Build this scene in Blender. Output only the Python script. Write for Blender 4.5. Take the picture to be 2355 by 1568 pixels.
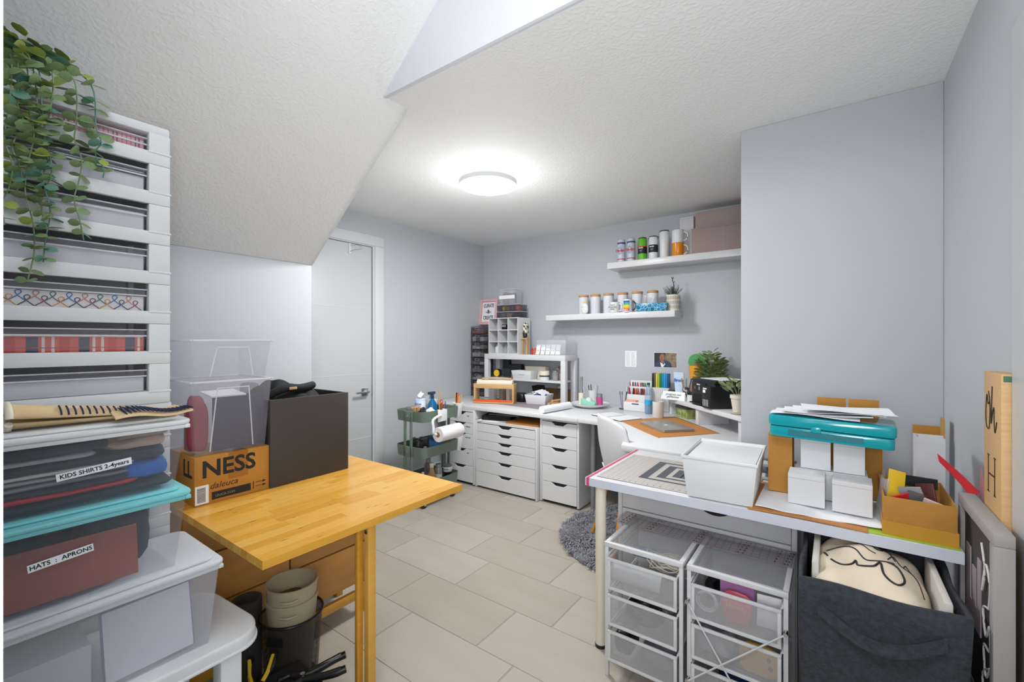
import bpy, bmesh, math, random
from math import sin, cos, pi, radians
from mathutils import Vector, Matrix
random.seed(7)
S = bpy.context.scene
COL = S.collection
for o in list(bpy.data.objects): bpy.data.objects.remove(o)

# ---------------------------------------------------------------- camera, world, lights
cam = bpy.data.cameras.new('camera'); co = bpy.data.objects.new('camera', cam); COL.objects.link(co)
cam.sensor_width = 36.0; cam.lens = 15.519; cam.clip_start = 0.01
co.location = (0, 0, 1.339); co.rotation_euler = (radians(90), 0, radians(36.0))
S.camera = co
S.view_settings.view_transform = 'Standard'; S.view_settings.look = 'None'
S.view_settings.gamma = 1; S.view_settings.use_curve_mapping = False
S.view_settings.exposure = 1.02
W = bpy.data.worlds.new('world'); S.world = W; W.use_nodes = True
W.node_tree.nodes['Background'].inputs[0].default_value = (0.9, 0.95, 1, 1)
W.node_tree.nodes['Background'].inputs[1].default_value = 0.3
S.cycles.transparent_max_bounces = 24; S.cycles.max_bounces = 8; S.cycles.diffuse_bounces = 5
def area(name, loc, target, size, power, color=(1, 1, 1)):
    l = bpy.data.lights.new(name, 'AREA'); l.shape = 'DISK'; l.size = size; l.energy = power; l.color = color
    o = bpy.data.objects.new(name, l); COL.objects.link(o); o.location = loc
    o.rotation_euler = (Vector(target) - Vector(loc)).to_track_quat('-Z', 'Y').to_euler()
    return o
area('room_light', (-1.849, 2.273, 2.33), (-1.849, 2.273, 0), 0.33, 16, (1, 0.995, 0.99))
pl_ = bpy.data.lights.new('lamp_fill', 'POINT'); pl_.energy = 6; pl_.shadow_soft_size = 0.12; pl_.color = (1, 0.995, 0.985)  # added point fill, hung below the ceiling lamp to brighten the walls
plo = bpy.data.objects.new('lamp_fill', pl_); COL.objects.link(plo); plo.location = (-1.849, 2.273, 2.0)
area('hall_fill', (-0.45, -0.1, 2.72), (-0.9, 1.0, 0.9), 0.6, 13, (1, 0.995, 0.99))  # added fill from above, behind the camera; no lamp is known there
area('ceiling_fill', (0.05, -0.3, 1.35), (-1.5, 0.95, 2.65), 0.7, 16, (1, 1, 1))  # added fill behind the camera, aimed up to bounce off the ceiling

# ---------------------------------------------------------------- materials
def lin(h):
    if isinstance(h, str):
        h = h.lstrip('#'); c = [int(h[i:i+2], 16)/255 for i in (0, 2, 4)]
    else: c = list(h)
    return tuple(x/12.92 if x <= 0.04045 else ((x+0.055)/1.055)**2.4 for x in c) + (1,)
MC = {}
def mat(name, c='#ffffff', rough=0.5, metal=0.0, bump=0.0, bscale=80.0, c2=None, vscale=8.0, vary=0.5, stretch=None, spec=0.5, emit=None, estr=0, trans=0.0, ribs=None):
    if name in MC: return MC[name]
    m = bpy.data.materials.new(name); m.use_nodes = True; MC[name] = m
    nt = m.node_tree; N = nt.nodes; L = nt.links; b = N['Principled BSDF']
    b.inputs['Base Color'].default_value = lin(c); b.inputs['Roughness'].default_value = rough
    b.inputs['Metallic'].default_value = metal; b.inputs['Specular IOR Level'].default_value = spec
    m.diffuse_color = lin(c)
    tc = N.new('ShaderNodeTexCoord'); mp = N.new('ShaderNodeMapping'); L.new(tc.outputs['Object'], mp.inputs[0])
    if stretch: mp.inputs['Scale'].default_value = stretch
    if c2 is not None:
        n = N.new('ShaderNodeTexNoise'); n.inputs['Scale'].default_value = vscale; n.inputs['Detail'].default_value = 5
        L.new(mp.outputs[0], n.inputs[0])
        r = N.new('ShaderNodeValToRGB'); r.color_ramp.elements[0].position = 0.5-vary/2; r.color_ramp.elements[1].position = 0.5+vary/2
        r.color_ramp.elements[0].color = lin(c); r.color_ramp.elements[1].color = lin(c2)
        L.new(n.outputs[0], r.inputs[0]); L.new(r.outputs[0], b.inputs['Base Color'])
    if bump:
        n2 = N.new('ShaderNodeTexNoise'); n2.inputs['Scale'].default_value = bscale; n2.inputs['Detail'].default_value = 3
        L.new(mp.outputs[0], n2.inputs[0])
        bp = N.new('ShaderNodeBump'); bp.inputs['Strength'].default_value = bump; bp.inputs['Distance'].default_value = 0.004
        L.new(n2.outputs[0], bp.inputs['Height']); L.new(bp.outputs[0], b.inputs['Normal'])
    if emit: b.inputs['Emission Color'].default_value = lin(emit); b.inputs['Emission Strength'].default_value = estr
    if trans:
        t = N.new('ShaderNodeBsdfTransparent'); t.inputs[0].default_value = (0.97, 0.97, 0.98, 1)
        mx = N.new('ShaderNodeMixShader'); mx.inputs[0].default_value = 1-trans
        out = N['Material Output']
        L.new(t.outputs[0], mx.inputs[1]); L.new(b.outputs[0], mx.inputs[2]); L.new(mx.outputs[0], out.inputs[0])
    return m
def wire_mat(name, c, pitch=0.0046, open_=0.2):
    m = mat(name, c, 0.4, 0.2); nt = m.node_tree; N = nt.nodes; L = nt.links
    tc = N['Texture Coordinate']; sp = N.new('ShaderNodeSeparateXYZ'); L.new(tc.outputs['Object'], sp.inputs[0])
    def math_(op, a, b=None):
        n = N.new('ShaderNodeMath'); n.operation = op
        for i, v in enumerate((a, b)):
            if v is None: continue
            if hasattr(v, 'node'): L.new(v, n.inputs[i])
            else: n.inputs[i].default_value = v
        return n.outputs[0]
    u = math_('ADD', sp.outputs[0], sp.outputs[1]); v = sp.outputs[2]
    # flat sheets lie in XY, XZ or YZ: use x+y with z, and x-y for horizontal sheets
    w = math_('ADD', v, math_('SUBTRACT', sp.outputs[0], sp.outputs[1]))
    a = math_('SINE', math_('MULTIPLY', math_('ADD', u, v), 2*pi/pitch/1.4))
    b = math_('SINE', math_('MULTIPLY', w, 2*pi/pitch/1.4))
    p = math_('MULTIPLY', a, b)
    hole = math_('GREATER_THAN', math_('ABSOLUTE', p), open_)
    t = N.new('ShaderNodeBsdfTransparent'); mx = N.new('ShaderNodeMixShader')
    L.new(hole, mx.inputs[0]); L.new(N['Principled BSDF'].outputs[0], mx.inputs[1]); L.new(t.outputs[0], mx.inputs[2])
    L.new(mx.outputs[0], N['Material Output'].inputs[0])
    return m
def wall_mat(name, c, strength, scale):
    m = mat(name, c, 0.75); nt = m.node_tree; N = nt.nodes; L = nt.links; b = N['Principled BSDF']
    v = N.new('ShaderNodeTexVoronoi'); v.feature = 'SMOOTH_F1'; v.inputs['Scale'].default_value = scale
    n = N.new('ShaderNodeTexNoise'); n.inputs['Scale'].default_value = scale*0.7; n.inputs['Detail'].default_value = 3
    mixn = N.new('ShaderNodeVectorMath'); mixn.operation = 'MULTIPLY_ADD'; mixn.inputs[1].default_value = (0.05, 0.05, 0.05)
    L.new(n.outputs['Color'], mixn.inputs[0]); L.new(N['Mapping'].outputs[0], mixn.inputs[2]); L.new(mixn.outputs[0], v.inputs[0])
    bp = N.new('ShaderNodeBump'); bp.inputs['Strength'].default_value = strength; bp.inputs['Distance'].default_value = 0.004; bp.invert = True
    r = N.new('ShaderNodeValToRGB'); r.color_ramp.elements[0].position = 0.25; r.color_ramp.elements[1].position = 0.5
    L.new(v.outputs['Distance'], r.inputs[0]); L.new(r.outputs[0], bp.inputs['Height']); L.new(bp.outputs[0], b.inputs['Normal'])
    return m
M_wall = mat('wall_paint', '#bbbfc4', 0.6, bump=0.05, bscale=150)
M_ceil = wall_mat('ceiling_texture', '#e3e4e4', 0.24, 70)
M_head = mat('header_paint', '#d3d8df', 0.6, bump=0.04, bscale=120)
M_trim = mat('white_trim', '#cfd2d5', 0.35)
M_door = mat('door_paint', '#c3c6c9', 0.4)
M_white = mat('white_laminate', '#d5d6d8', 0.3)
M_white2 = mat('white_matte', '#d2d3d6', 0.55)
M_plast = mat('white_plastic', '#dcdfe1', 0.35)
M_metw = mat('white_metal', '#d6d7da', 0.35, 0.1)
M_dark = mat('dark_gap', '#26262a', 0.8)
M_black = mat('black_plastic', '#17181b', 0.35)
M_blackm = mat('black_matte', '#141416', 0.8)
M_chrome = mat('chrome', '#c8c9cc', 0.18, 1.0)
M_grey = mat('grey_metal', '#9b9b9d', 0.4, 0.5)
M_clear = mat('clear_plastic', '#e6e4ee', 0.15, trans=0.91)
M_clear2 = mat('cloudy_plastic', '#e6e9ee', 0.25, trans=0.80)
M_clearrim = mat('clear_rim', '#eef0f6', 0.12, trans=0.45)
M_smoke = mat('smoke_plastic', '#4c4c53', 0.2, trans=0.72)
M_kraft = mat('kraft_card', '#b98438', 0.8, c2='#a87530', vscale=30, vary=0.8)
M_kraft2 = mat('pale_card', '#b58c55', 0.8)
M_ink = mat('black_ink', '#1c1e24', 0.6)
M_paper = mat('paper', '#eef0f4', 0.7)
M_pine = mat('pale_wood', '#d2ab78', 0.5, c2='#c39a66', vscale=10, stretch=(1, 12, 12))
M_sage = mat('sage_metal', '#67796c', 0.45)
M_red = mat('red', '#c8232c', 0.6); M_orange = mat('orange', '#e2581c', 0.5); M_blue = mat('blue', '#1d5fae', 0.7)
M_yellow = mat('yellow', '#e9c02a', 0.5); M_green = mat('green', '#5cb52e', 0.35); M_teal = mat('teal_gloss', '#12a0ae', 0.15)
M_pink = mat('pink', '#e8909c', 0.6); M_purple = mat('purple', '#8a4f97', 0.5); M_cream = mat('cream', '#e4ddca', 0.45)
M_cork = mat('cork_wood', '#b98a5c', 0.6, c2='#c99a6c', vscale=60)
M_leather = mat('tan_leather', '#bd7f3f', 0.55, bump=0.1, bscale=300)
M_silver = mat('laptop_silver', '#b4b1ac', 0.35, 0.6)
M_mesh = wire_mat('white_wire_mesh', '#c4c5c8'); M_meshb = wire_mat('black_wire_mesh', '#1a1b1e', 0.005, 0.25)
M_terra = mat('brown_paper', '#9a5646', 0.7, c2='#8a4a3e', vscale=5)
M_felt = mat('grey_felt', '#25282d', 0.95, bump=0.8, bscale=120, c2='#3e4249', vscale=70, vary=0.6)
M_leaf = mat('eucalyptus_leaf', '#6b8a62', 0.5, c2='#8aa06c', vscale=9)
M_leaf2 = mat('yellow_green_leaf', '#96a54a', 0.5); M_leaf3 = mat('blue_green_leaf', '#64917f', 0.5)
M_navy = mat('navy_cloth', '#27303f', 0.95, bump=0.3, bscale=60)

# ---------------------------------------------------------------- mesh helpers
class MB:
    def __init__(s): s.v = []; s.f = []
    def add(s, vs, fs):
        n = len(s.v); s.v += [tuple(v) for v in vs]; s.f += [tuple(i+n for i in f) for f in fs]; return s
    def box(s, x0, x1, y0, y1, z0, z1):
        return s.add([(x0,y0,z0),(x1,y0,z0),(x1,y1,z0),(x0,y1,z0),(x0,y0,z1),(x1,y0,z1),(x1,y1,z1),(x0,y1,z1)],
                     [(0,3,2,1),(4,5,6,7),(0,1,5,4),(1,2,6,5),(2,3,7,6),(3,0,4,7)])
    def ext(s, poly, a0, a1, axis='z'):
        n = len(poly)
        def p(q, a): return (q[0], q[1], a) if axis == 'z' else ((q[0], a, q[1]) if axis == 'y' else (a, q[0], q[1]))
        vs = [p(q, a0) for q in poly] + [p(q, a1) for q in poly]
        fs = [tuple(range(n))[::-1], tuple(range(n, 2*n))] + [(i, (i+1) % n, n+(i+1) % n, n+i) for i in range(n)]
        return s.add(vs, fs)
    def lathe(s, prof, cx=0, cy=0, cz=0, n=24, axis='z', sx=1, sy=1):
        vs = []; fs = []
        for r, z in prof:
            for k in range(n):
                a = 2*pi*k/n; p = (r*cos(a)*sx, r*sin(a)*sy, z)
                if axis == 'y': p = (p[0], p[2], p[1])
                if axis == 'x': p = (p[2], p[0], p[1])
                vs.append((cx+p[0], cy+p[1], cz+p[2]))
        m = len(prof)
        for i in range(m-1):
            for k in range(n): fs.append((i*n+k, i*n+(k+1) % n, (i+1)*n+(k+1) % n, (i+1)*n+k))
        fs.append(tuple(range(n))[::-1]); fs.append(tuple((m-1)*n+k for k in range(n)))
        return s.add(vs, fs)
    def cyl(s, cx, cy, z0, z1, r, r1=None, n=24): return s.lathe([(r, z0), (r if r1 is None else r1, z1)], cx, cy, 0, n)
    def tube(s, path, r, n=8, closed=False):
        P = [Vector(p) for p in path]; m = len(P); vs = []; fs = []
        up = Vector((0, 0, 1)); 
        for i, p in enumerate(P):
            a = P[(i-1) % m] if (closed or i) else P[i]; b = P[(i+1) % m] if (closed or i < m-1) else P[i]
            t = (b-a).normalized() if (b-a).length > 1e-9 else Vector((0,0,1))
            ref = up if abs(t.dot(up)) < 0.95 else Vector((1, 0, 0))
            u = t.cross(ref).normalized(); w = t.cross(u)
            rr = r[i] if isinstance(r, (list, tuple)) else r
            for k in range(n):
                q = p + (u*cos(2*pi*k/n) + w*sin(2*pi*k/n))*rr; vs.append(tuple(q))
        for i in range(m if closed else m-1):
            j = (i+1) % m
            for k in range(n): fs.append((i*n+k, i*n+(k+1) % n, j*n+(k+1) % n, j*n+k))
        if not closed: fs.append(tuple(range(n))[::-1]); fs.append(tuple((m-1)*n+k for k in range(n)))
        return s.add(vs, fs)
    def shell(s, x0, x1, y0, y1, z0, z1, t=0.003, taper=0.0, bottom=True):
        # open-topped box, walls t thick, base inset by taper
        a = taper
        o = [(x0+a,y0+a,z0),(x1-a,y0+a,z0),(x1-a,y1-a,z0),(x0+a,y1-a,z0),(x0,y0,z1),(x1,y0,z1),(x1,y1,z1),(x0,y1,z1)]
        i = [(x0+a+t,y0+a+t,z0+t),(x1-a-t,y0+a+t,z0+t),(x1-a-t,y1-a-t,z0+t),(x0+a+t,y1-a-t,z0+t),(x0+t,y0+t,z1),(x1-t,y0+t,z1),(x1-t,y1-t,z1),(x0+t,y1-t,z1)]
        f = [(0,3,2,1),(0,1,5,4),(1,2,6,5),(2,3,7,6),(3,0,4,7),(8,9,10,11),(8,12,13,9),(9,13,14,10),(10,14,15,11),(11,15,12,8),
             (4,5,13,12),(5,6,14,13),(6,7,15,14),(7,4,12,15)]
        return s.add(o+i, f)
    def frame(s, x0, x1, z0, z1, w, y0, y1, axis='y'):
        for b in ((x0,x1,z0,z0+w),(x0,x1,z1-w,z1),(x0,x0+w,z0+w,z1-w),(x1-w,x1,z0+w,z1-w)):
            if axis == 'y': s.box(b[0], b[1], y0, y1, b[2], b[3])
            elif axis == 'x': s.box(y0, y1, b[0], b[1], b[2], b[3])
            else: s.box(b[0], b[1], b[2], b[3], y0, y1)
        return s
    def pad(s, cx, cy, z0, z1, wx, wy, amp=0.006, e=0.35, seed=0, nu=28, nv=8):
        # folded cloth / cushion: super-ellipsoid with wrinkles
        rnd = random.Random(seed); ph = [rnd.uniform(0, 6.28) for _ in range(6)]
        vs = []; fs = []; hz = (z1-z0)/2; cz = (z0+z1)/2
        sg = lambda x, p: math.copysign(abs(x)**p, x)
        for i in range(nv+1):
            v = -pi/2 + pi*i/nv
            for k in range(nu):
                u = 2*pi*k/nu; x = sg(cos(v), 0.5)*sg(cos(u), e)*wx/2; y = sg(cos(v), 0.5)*sg(sin(u), e)*wy/2; z = sg(sin(v), 0.6)*hz
                d = amp*(sin(x*40+ph[0])*cos(y*31+ph[1]) + 0.5*sin(x*90+y*70+ph[2]))
                vs.append((cx+x+d*0.4*sg(cos(u), 1), cy+y+d*0.4*sin(u), cz+z+d*(0.3 if i < nv/2 else 1)))
        for i in range(nv):
            for k in range(nu): fs.append((i*nu+k, i*nu+(k+1) % nu, (i+1)*nu+(k+1) % nu, (i+1)*nu+k))
        return s.add(vs, fs)
    def sheet(s, fn, nu, nv, t=0.001):
        # fn(u,v)->(x,y,z); thickened along z
        vs = [fn(i/nu, j/nv) for j in range(nv+1) for i in range(nu+1)]; n = len(vs)
        vs += [(x, y, z-t) for x, y, z in vs]; fs = []
        for j in range(nv):
            for i in range(nu):
                a = j*(nu+1)+i; fs.append((a, a+1, a+nu+2, a+nu+1)); fs.append((n+a, n+a+nu+1, n+a+nu+2, n+a+1))
        ring = [i for i in range(nu+1)] + [(j)*(nu+1)+nu for j in range(1, nv+1)] + [nv*(nu+1)+i for i in range(nu-1, -1, -1)] + [j*(nu+1) for j in range(nv-1, 0, -1)]
        for a, b in zip(ring, ring[1:]+ring[:1]): fs.append((b, a, n+a, n+b))
        return s.add(vs, fs)
def obj(name, mb, m, parent=None, loc=(0,0,0), rot=(0,0,0), bev=0.0, ang=35, seg=2):
    me = bpy.data.meshes.new(name); me.from_pydata(mb.v, [], mb.f); me.validate(); me.update()
    b = bmesh.new(); b.from_mesh(me); bmesh.ops.recalc_face_normals(b, faces=b.faces)
    if bev:
        es = [e for e in b.edges if len(e.link_faces) == 2 and e.calc_face_angle(0) > radians(30)]
        if es: bmesh.ops.bevel(b, geom=es, offset=bev, segments=seg, profile=0.5, affect='EDGES', clamp_overlap=True)
    b.to_mesh(me); b.free()
    for p in me.polygons: p.use_smooth = True
    me.set_sharp_from_angle(angle=radians(ang))
    if m: me.materials.append(m)
    o = bpy.data.objects.new(name, me); COL.objects.link(o); o.location = loc; o.rotation_euler = rot
    if parent: o.parent = parent
    return o
def tag(o, label, cat, group=None, kind=None):
    if label: o['label'] = label
    if cat: o['category'] = cat
    if group: o['group'] = group
    if kind: o['kind'] = kind
    return o
def thing(name, label, cat, loc=(0,0,0), rz=0, group=None, rot=None):
    o = bpy.data.objects.new(name, None); COL.objects.link(o); o.empty_display_size = 0.05
    o.location = loc; o.rotation_euler = rot if rot else (0, 0, rz)
    return tag(o, label, cat, group)
def struct(name, mb, m, bev=0, parent=None):
    o = obj(name, mb, m, parent, bev=bev)
    if not parent: o['kind'] = 'structure'
    return o
def dup(root, loc, rz=None, label=None, group=None):
    r = root.copy(); COL.objects.link(r); r.location = loc
    if rz is not None: r.rotation_euler = (0, 0, rz)
    if label: r['label'] = label
    if group: r['group'] = group
    for ch in list(root.children):
        c = ch.copy(); COL.objects.link(c); c.parent = r
        for g in list(ch.children):
            d = g.copy(); COL.objects.link(d); d.parent = c
    return r
ROT = {'S': (pi/2, 0, 0), 'E': (pi/2, 0, pi/2), 'W': (pi/2, 0, -pi/2), 'U': (0, 0, 0)}
def text(body, size, parent, loc, face, m=None, name='lettering', shear=0, wx=1.0, bold=0.0, roll=0, align='CENTER'):
    cu = bpy.data.curves.new('t', 'FONT'); cu.body = body; cu.size = size; cu.align_x = align; cu.align_y = 'CENTER'
    cu.extrude = 0.0004; cu.shear = shear; cu.offset = bold*size; cu.space_line = 0.85; cu.resolution_u = 3
    t = bpy.data.objects.new('t', cu); COL.objects.link(t)
    dg = bpy.context.evaluated_depsgraph_get(); me = bpy.data.meshes.new_from_object(t.evaluated_get(dg))
    bpy.data.objects.remove(t)
    me.transform(Matrix.Diagonal((wx, 1, 1, 1))); 
    if roll: me.transform(Matrix.Rotation(roll, 4, 'Z'))
    me.materials.clear(); me.materials.append(m or M_ink); me.name = name
    o = bpy.data.objects.new(name, me); COL.objects.link(o); o.parent = parent; o.location = loc
    r = ROT[face] if isinstance(face, str) else face
    o.rotation_euler = r
    return o
def one(name, mb, m, label, cat, loc=(0,0,0), rot=(0,0,0), bev=0, group=None, ang=35):
    return tag(obj(name, mb, m, None, loc, rot, bev, ang), label, cat, group)

# ---------------------------------------------------------------- the room
XA, XL, XR, YB, H = -3.278, -2.461, 0.38, 3.95, 2.439
struct('wall_back', MB().box(XA-.1, XR+.1, YB, YB+.1, 0, H+.05), M_wall)
struct('wall_right', MB().box(XR, XR+.1, -.7, YB, 0, 2.8), M_wall)
struct('wall_front', MB().box(XA, XR, -.7, -.6, 0, 2.8), M_wall)
struct('wall_alcove', MB().box(-.39, XR, 2.58, 2.70, 0, H), M_wall, bev=.004)
struct('wall_understairs', MB().box(XA, XL, -.6, 1.398, 0, 1.783), M_wall, bev=.004)
# left far wall with the door opening cut out
wl = MB().box(XA-.1, XA, 2.44, YB, 0, H).box(XA-.1, XA, 1.398, 1.63, 0, H).box(XA-.1, XA, 1.63, 2.44, 2.18, H)
struct('wall_left', wl, M_wall)
struct('ceiling', MB().box(XA-.1, XR+.05, 1.285, YB+.05, H, 2.8), M_ceil)
struct('ceiling_slope', MB().ext([(XA,1.783),(XL,1.783),(-1.632,H),(-1.176,2.8),(XA,2.8)], -.6, 1.284, 'y').ext([(XA,1.783),(XL,1.783),(-1.632,H),(XA,H)], 1.284, 1.398, 'y'), M_ceil)
struct('trim_header', MB().box(-1.64, XR, 1.262, 1.287, H-.006, 2.8), M_head, bev=.009)
struct('ceiling_hall', MB().box(XA, XR, -.6, 1.285, 2.8, 2.85), M_ceil)
struct('trim_jamb', MB().box(-.62, -.5, -.6, .0432, 0, 2.8), M_trim)
struct('trim_casing', MB().box(.362, .379, 1.0, 1.628, 0, 2.12), M_trim, bev=.003)
struct('trim_soffit', MB().tube([(-2.462, 1.399, 1.782), (-1.632, 1.399, H-.002)], .0035, 6), M_trim)
# floor: slab (grout) and one object per tile
fl = struct('floor', MB().box(XA, XR, -.6, YB, -.05, -.002), mat('grout', '#a19a8f', 0.8))
tm = []
for i, (a, b) in enumerate((('#a59d90','#b1aa9e'), ('#a8a194','#b4ada2'), ('#a2998c','#aea79b'), ('#a79f92','#b5afa5'))):
    tm.append(mat('floor_tile_%d' % i, a, 0.32, c2=b, vscale=3.5, vary=0.7, stretch=(0.6, 2.2, 1), spec=0.4))
base = []
for k in range(4):
    t = obj('tile', MB().box(-.3032, .3032, -.1508, .1508, -.004, 0), tm[k], fl, (0,0,-10), bev=.0008, seg=1); base.append(t)
used = [False]*4; j = 0
y = 1.475 - .305*6 + .1525; row = -6
while y < YB + .1:
    off = -1.265 if row % 2 == 0 else -1.063
    x = off - .3075 - .615*4
    while x < XR + .3:
        if x > XA-.3:
            x0, x1 = max(x-.3032, XA), min(x+.3032, XR); y1 = min(y+.1508, YB); y0 = max(y-.1508, -.6)
            full = x0 == x-.3032 and x1 == x+.3032 and y1 == y+.1508 and y0 == y-.1508
            k = random.randrange(4)
            if x1-x0 > .02 and y1-y0 > .02:
                if not full: obj('tile', MB().box(x0, x1, y0, y1, -.004, 0), tm[k], fl)
                elif not used[k]: base[k].location = (x, y, 0); used[k] = True
                else:
                    c = base[k].copy(); COL.objects.link(c); c.location = (x, y, 0)
        x += .615
    y += .305; row += 1
# door
d = thing('door_1', None, None, (XA, 2.03, 0)); d['kind'] = 'structure'
obj('door_panel', MB().box(-.045, -.008, -.39, .388, .012, 2.163), M_door, d, bev=.002)
for z in (1.62, 1.05, .5): obj('groove_strip', MB().box(-.009, -.0065, -.39, .388, z, z+.004), M_white2, d)
obj('casing', MB().box(-.02, .017, .41, .504, 0, 2.175).box(-.02, .017, -.504, -.41, 0, 2.175).box(-.02, .017, -.504, .504, 2.175, 2.262), M_trim, d, bev=.004)
obj('door_jamb', MB().box(-.06, .003, .395, .41, 0, 2.175).box(-.06, .003, -.41, -.395, 0, 2.175).box(-.06, .003, -.395, .395, 2.167, 2.175), M_trim, d)
obj('reveal_gap_shade', MB().box(-.05, -.03, .386, .398, 0, 2.17).box(-.05, -.03, -.4, .4, 2.162, 2.168), M_dark, d)  # dark strips stand for the shade in the gap around the door
hd = obj('handle', MB().box(-.008, .004, .28, .345, .865, .93), M_chrome, d, bev=.001)
obj('lever', MB().lathe([(.011, .004), (.011, .045)], 0, .318, .9, 16, 'x').box(.035, .05, .2, .33, .893, .907), M_chrome, hd, bev=.002)
obj('latch_plate', MB().box(-.01, .001, .383, .397, .87, .95), M_chrome, d)
hk = thing('door_hook', 'small thin white metal hook hanging over the top of the door', 'hook', (XA, 2.2, 2.163))
obj('bracket', MB().box(-.006, -.002, -.012, .012, -.09, -.001), M_metw, hk)
obj('hook_wire', MB().tube([(-.002, 0, -.07), (.03, .03, -.055), (.055, .075, -.045), (.055, .08, -.04)], .002, 6).tube([(-.002, 0, -.02), (.04, .04, -.015), (.055, .075, -.03)], .0018, 6), M_grey, hk)
struct('baseboard_left', MB().box(XA, XA+.012, 2.54, YB, 0, .1), M_trim, bev=.002)
struct('baseboard_back', MB().box(-1.55, -.1, YB-.012, YB, 0, .1), M_trim, bev=.002)

# ceiling lamp
cl = thing('ceiling_lamp', 'round flush white ceiling lamp, switched on, above the middle of the room', 'lamp', (-1.849, 2.273, H))
obj('mount', MB().cyl(0, 0, -.045, 0, .125, n=48), M_white2, cl)
obj('uplight_ring', MB().lathe([(.12, -.045), (.17, -.045), (.17, -.04), (.12, -.04)], n=48), mat('lamp_up', '#ffffff', 0.5, emit='#fdfdff', estr=3), cl)
obj('rim', MB().lathe([(.188, -.075), (.192, -.075), (.192, -.046), (.12, -.046), (.12, -.048), (.188, -.05)], n=64), M_plast, cl, ang=50)
obj('diffuser', MB().lathe([(.188, -.062), (.187, -.074), (.175, -.08), (.09, -.083), (.002, -.084)], n=64), mat('lamp_face', '#ffffff', 0.5, emit='#fcfdff', estr=0.9), cl, ang=80)
bpy.data.objects['room_light'].location = (-1.849, 2.273, H-.09)

# ---------------------------------------------------------------- drawer cabinets under the counter
def drawer_front(w, h, parent, z, y=0.0, label_text=None):
    # front panel with a scooped finger cut-out in the top edge
    c = .19*w if w > .5 else .36*w; dd = .026
    poly = [(-w/2, 0), (w/2, 0), (w/2, h), (c/2+.02, h)]
    poly += [(c/2, h-dd*.45), (c/2-.02, h-dd), (-c/2+.02, h-dd), (-c/2, h-dd*.45), (-c/2-.02, h), (-w/2, h)]
    p = obj('drawer', MB().ext(poly, 0, .016, 'y'), M_white, parent, (0, y, z), bev=.0012, seg=1)
    obj('finger_gap_shade', MB().box(-c/2-.015, c/2+.015, .017, .04, h-.031, h-.001), M_dark, p)  # dark block behind the cut-out stands for the shade inside
    if label_text: text(label_text, .014, p, (w/2-.055, -.0006, h-.035), 'S', bold=.02)
    return p
def cabinet(name, x0, x1, y0, z1, hs, label, foot=.012, labels=None):
    w = x1-x0; t = thing(name, label, 'drawers', ((x0+x1)/2, y0, 0))
    D = .58
    obj('side_panel', MB().box(-w/2, -w/2+.018, 0, D, foot, z1), M_white, t, bev=.001)
    obj('side_panel', MB().box(w/2-.018, w/2, 0, D, foot, z1), M_white, t, bev=.001)
    obj('top_panel', MB().box(-w/2+.018, w/2-.018, 0, D, z1-.018, z1), M_white, t)
    obj('back_panel', MB().box(-w/2+.018, w/2-.018, D-.01, D, foot, z1-.018).box(-w/2+.018, w/2-.018, .05, D-.01, .03, .04), M_white2, t)
    obj('plinth', MB().box(-w/2+.02, w/2-.02, .03, .05, 0, .05), M_dark, t)
    tot = z1-.018-foot-.018; s = sum(hs); z = foot+.014
    for i, h_ in enumerate(hs):
        hh = h_/s*tot
        drawer_front(w-.042, hh-.003, t, z, -.001, labels[i] if labels else None); z += hh
    return t
cabinet('drawer_unit', -3.035, -2.672, 3.085, .70, [3.1, 3.1, 2.9, 2, 2], 'narrow white drawer unit behind the green trolley, handwriting on drawers', labels=[None, 'misc', 'paper misc', 'cardstock', 'vinyl'])
cabinet('drawer_unit', -2.664, -1.988, 3.09, .612, [1.75, 1.5, 1.3, 1.0, 1.0, 1.0], 'wide low white unit of six shallow drawers in the middle of the counter', foot=.004)
cabinet('drawer_unit', -1.98, -1.618, 3.125, .70, [3.0, 2.7, 2.7, 2, 2], 'narrow white drawer unit on the right beside the grey rug')
one('riser_rail', MB().box(-2.668, -2.664, 3.1, 3.67, .62, .699), M_white2, 'thin white filler panel left of the open slot', 'panel')
ct = thing('counter_top', 'long white worktop lying across the three drawer units', 'worktop', (-2.44, 3.09, .70))
obj('top', MB().box(-.83, .825, 0, .855, .001, .034), M_white, ct, bev=.003)
# things in the slot over the wide cabinet
f = thing('folder', 'black ring binder lying in the open slot under the worktop', 'folder', (-2.5, 3.25, .62), .35)
obj('cover', MB().box(-.14, .14, -.11, .16, 0, .006).box(-.14, .14, -.11, .16, .034, .04).box(-.14, -.134, -.11, .16, .006, .034), M_black, f, bev=.002)
obj('pages', MB().box(-.13, .13, -.105, .15, .006, .033), M_blackm, f)
one('paper_stack', MB().box(-.17, .17, -.12, .15, 0, .005), M_paper, 'white papers under the black binder', 'paper', (-2.49, 3.24, .613), (0, 0, .3))
f = thing('portfolio', 'dark grey portfolio on top of the black binder in the slot', 'folder', (-2.42, 3.3, .661), .2)
obj('cover', MB().box(-.16, .14, -.12, .16, 0, .012), mat('grey_cover', '#6c6a68', .5), f, bev=.004)
for i in range(3):
    one('kraft_board', MB().box(-.17, .17, -.13, .13, 0, .0045), M_leather, ['brown craft board at the bottom of the slot stack', 'brown craft board in the middle of the slot stack', 'brown craft board topmost in the slot under the worktop'][i], 'board', (-2.175+.004*i, 3.255+.005*i, .6125+i*.0055), (0, 0, .05-.04*i), group='brown boards in the slot')

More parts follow.
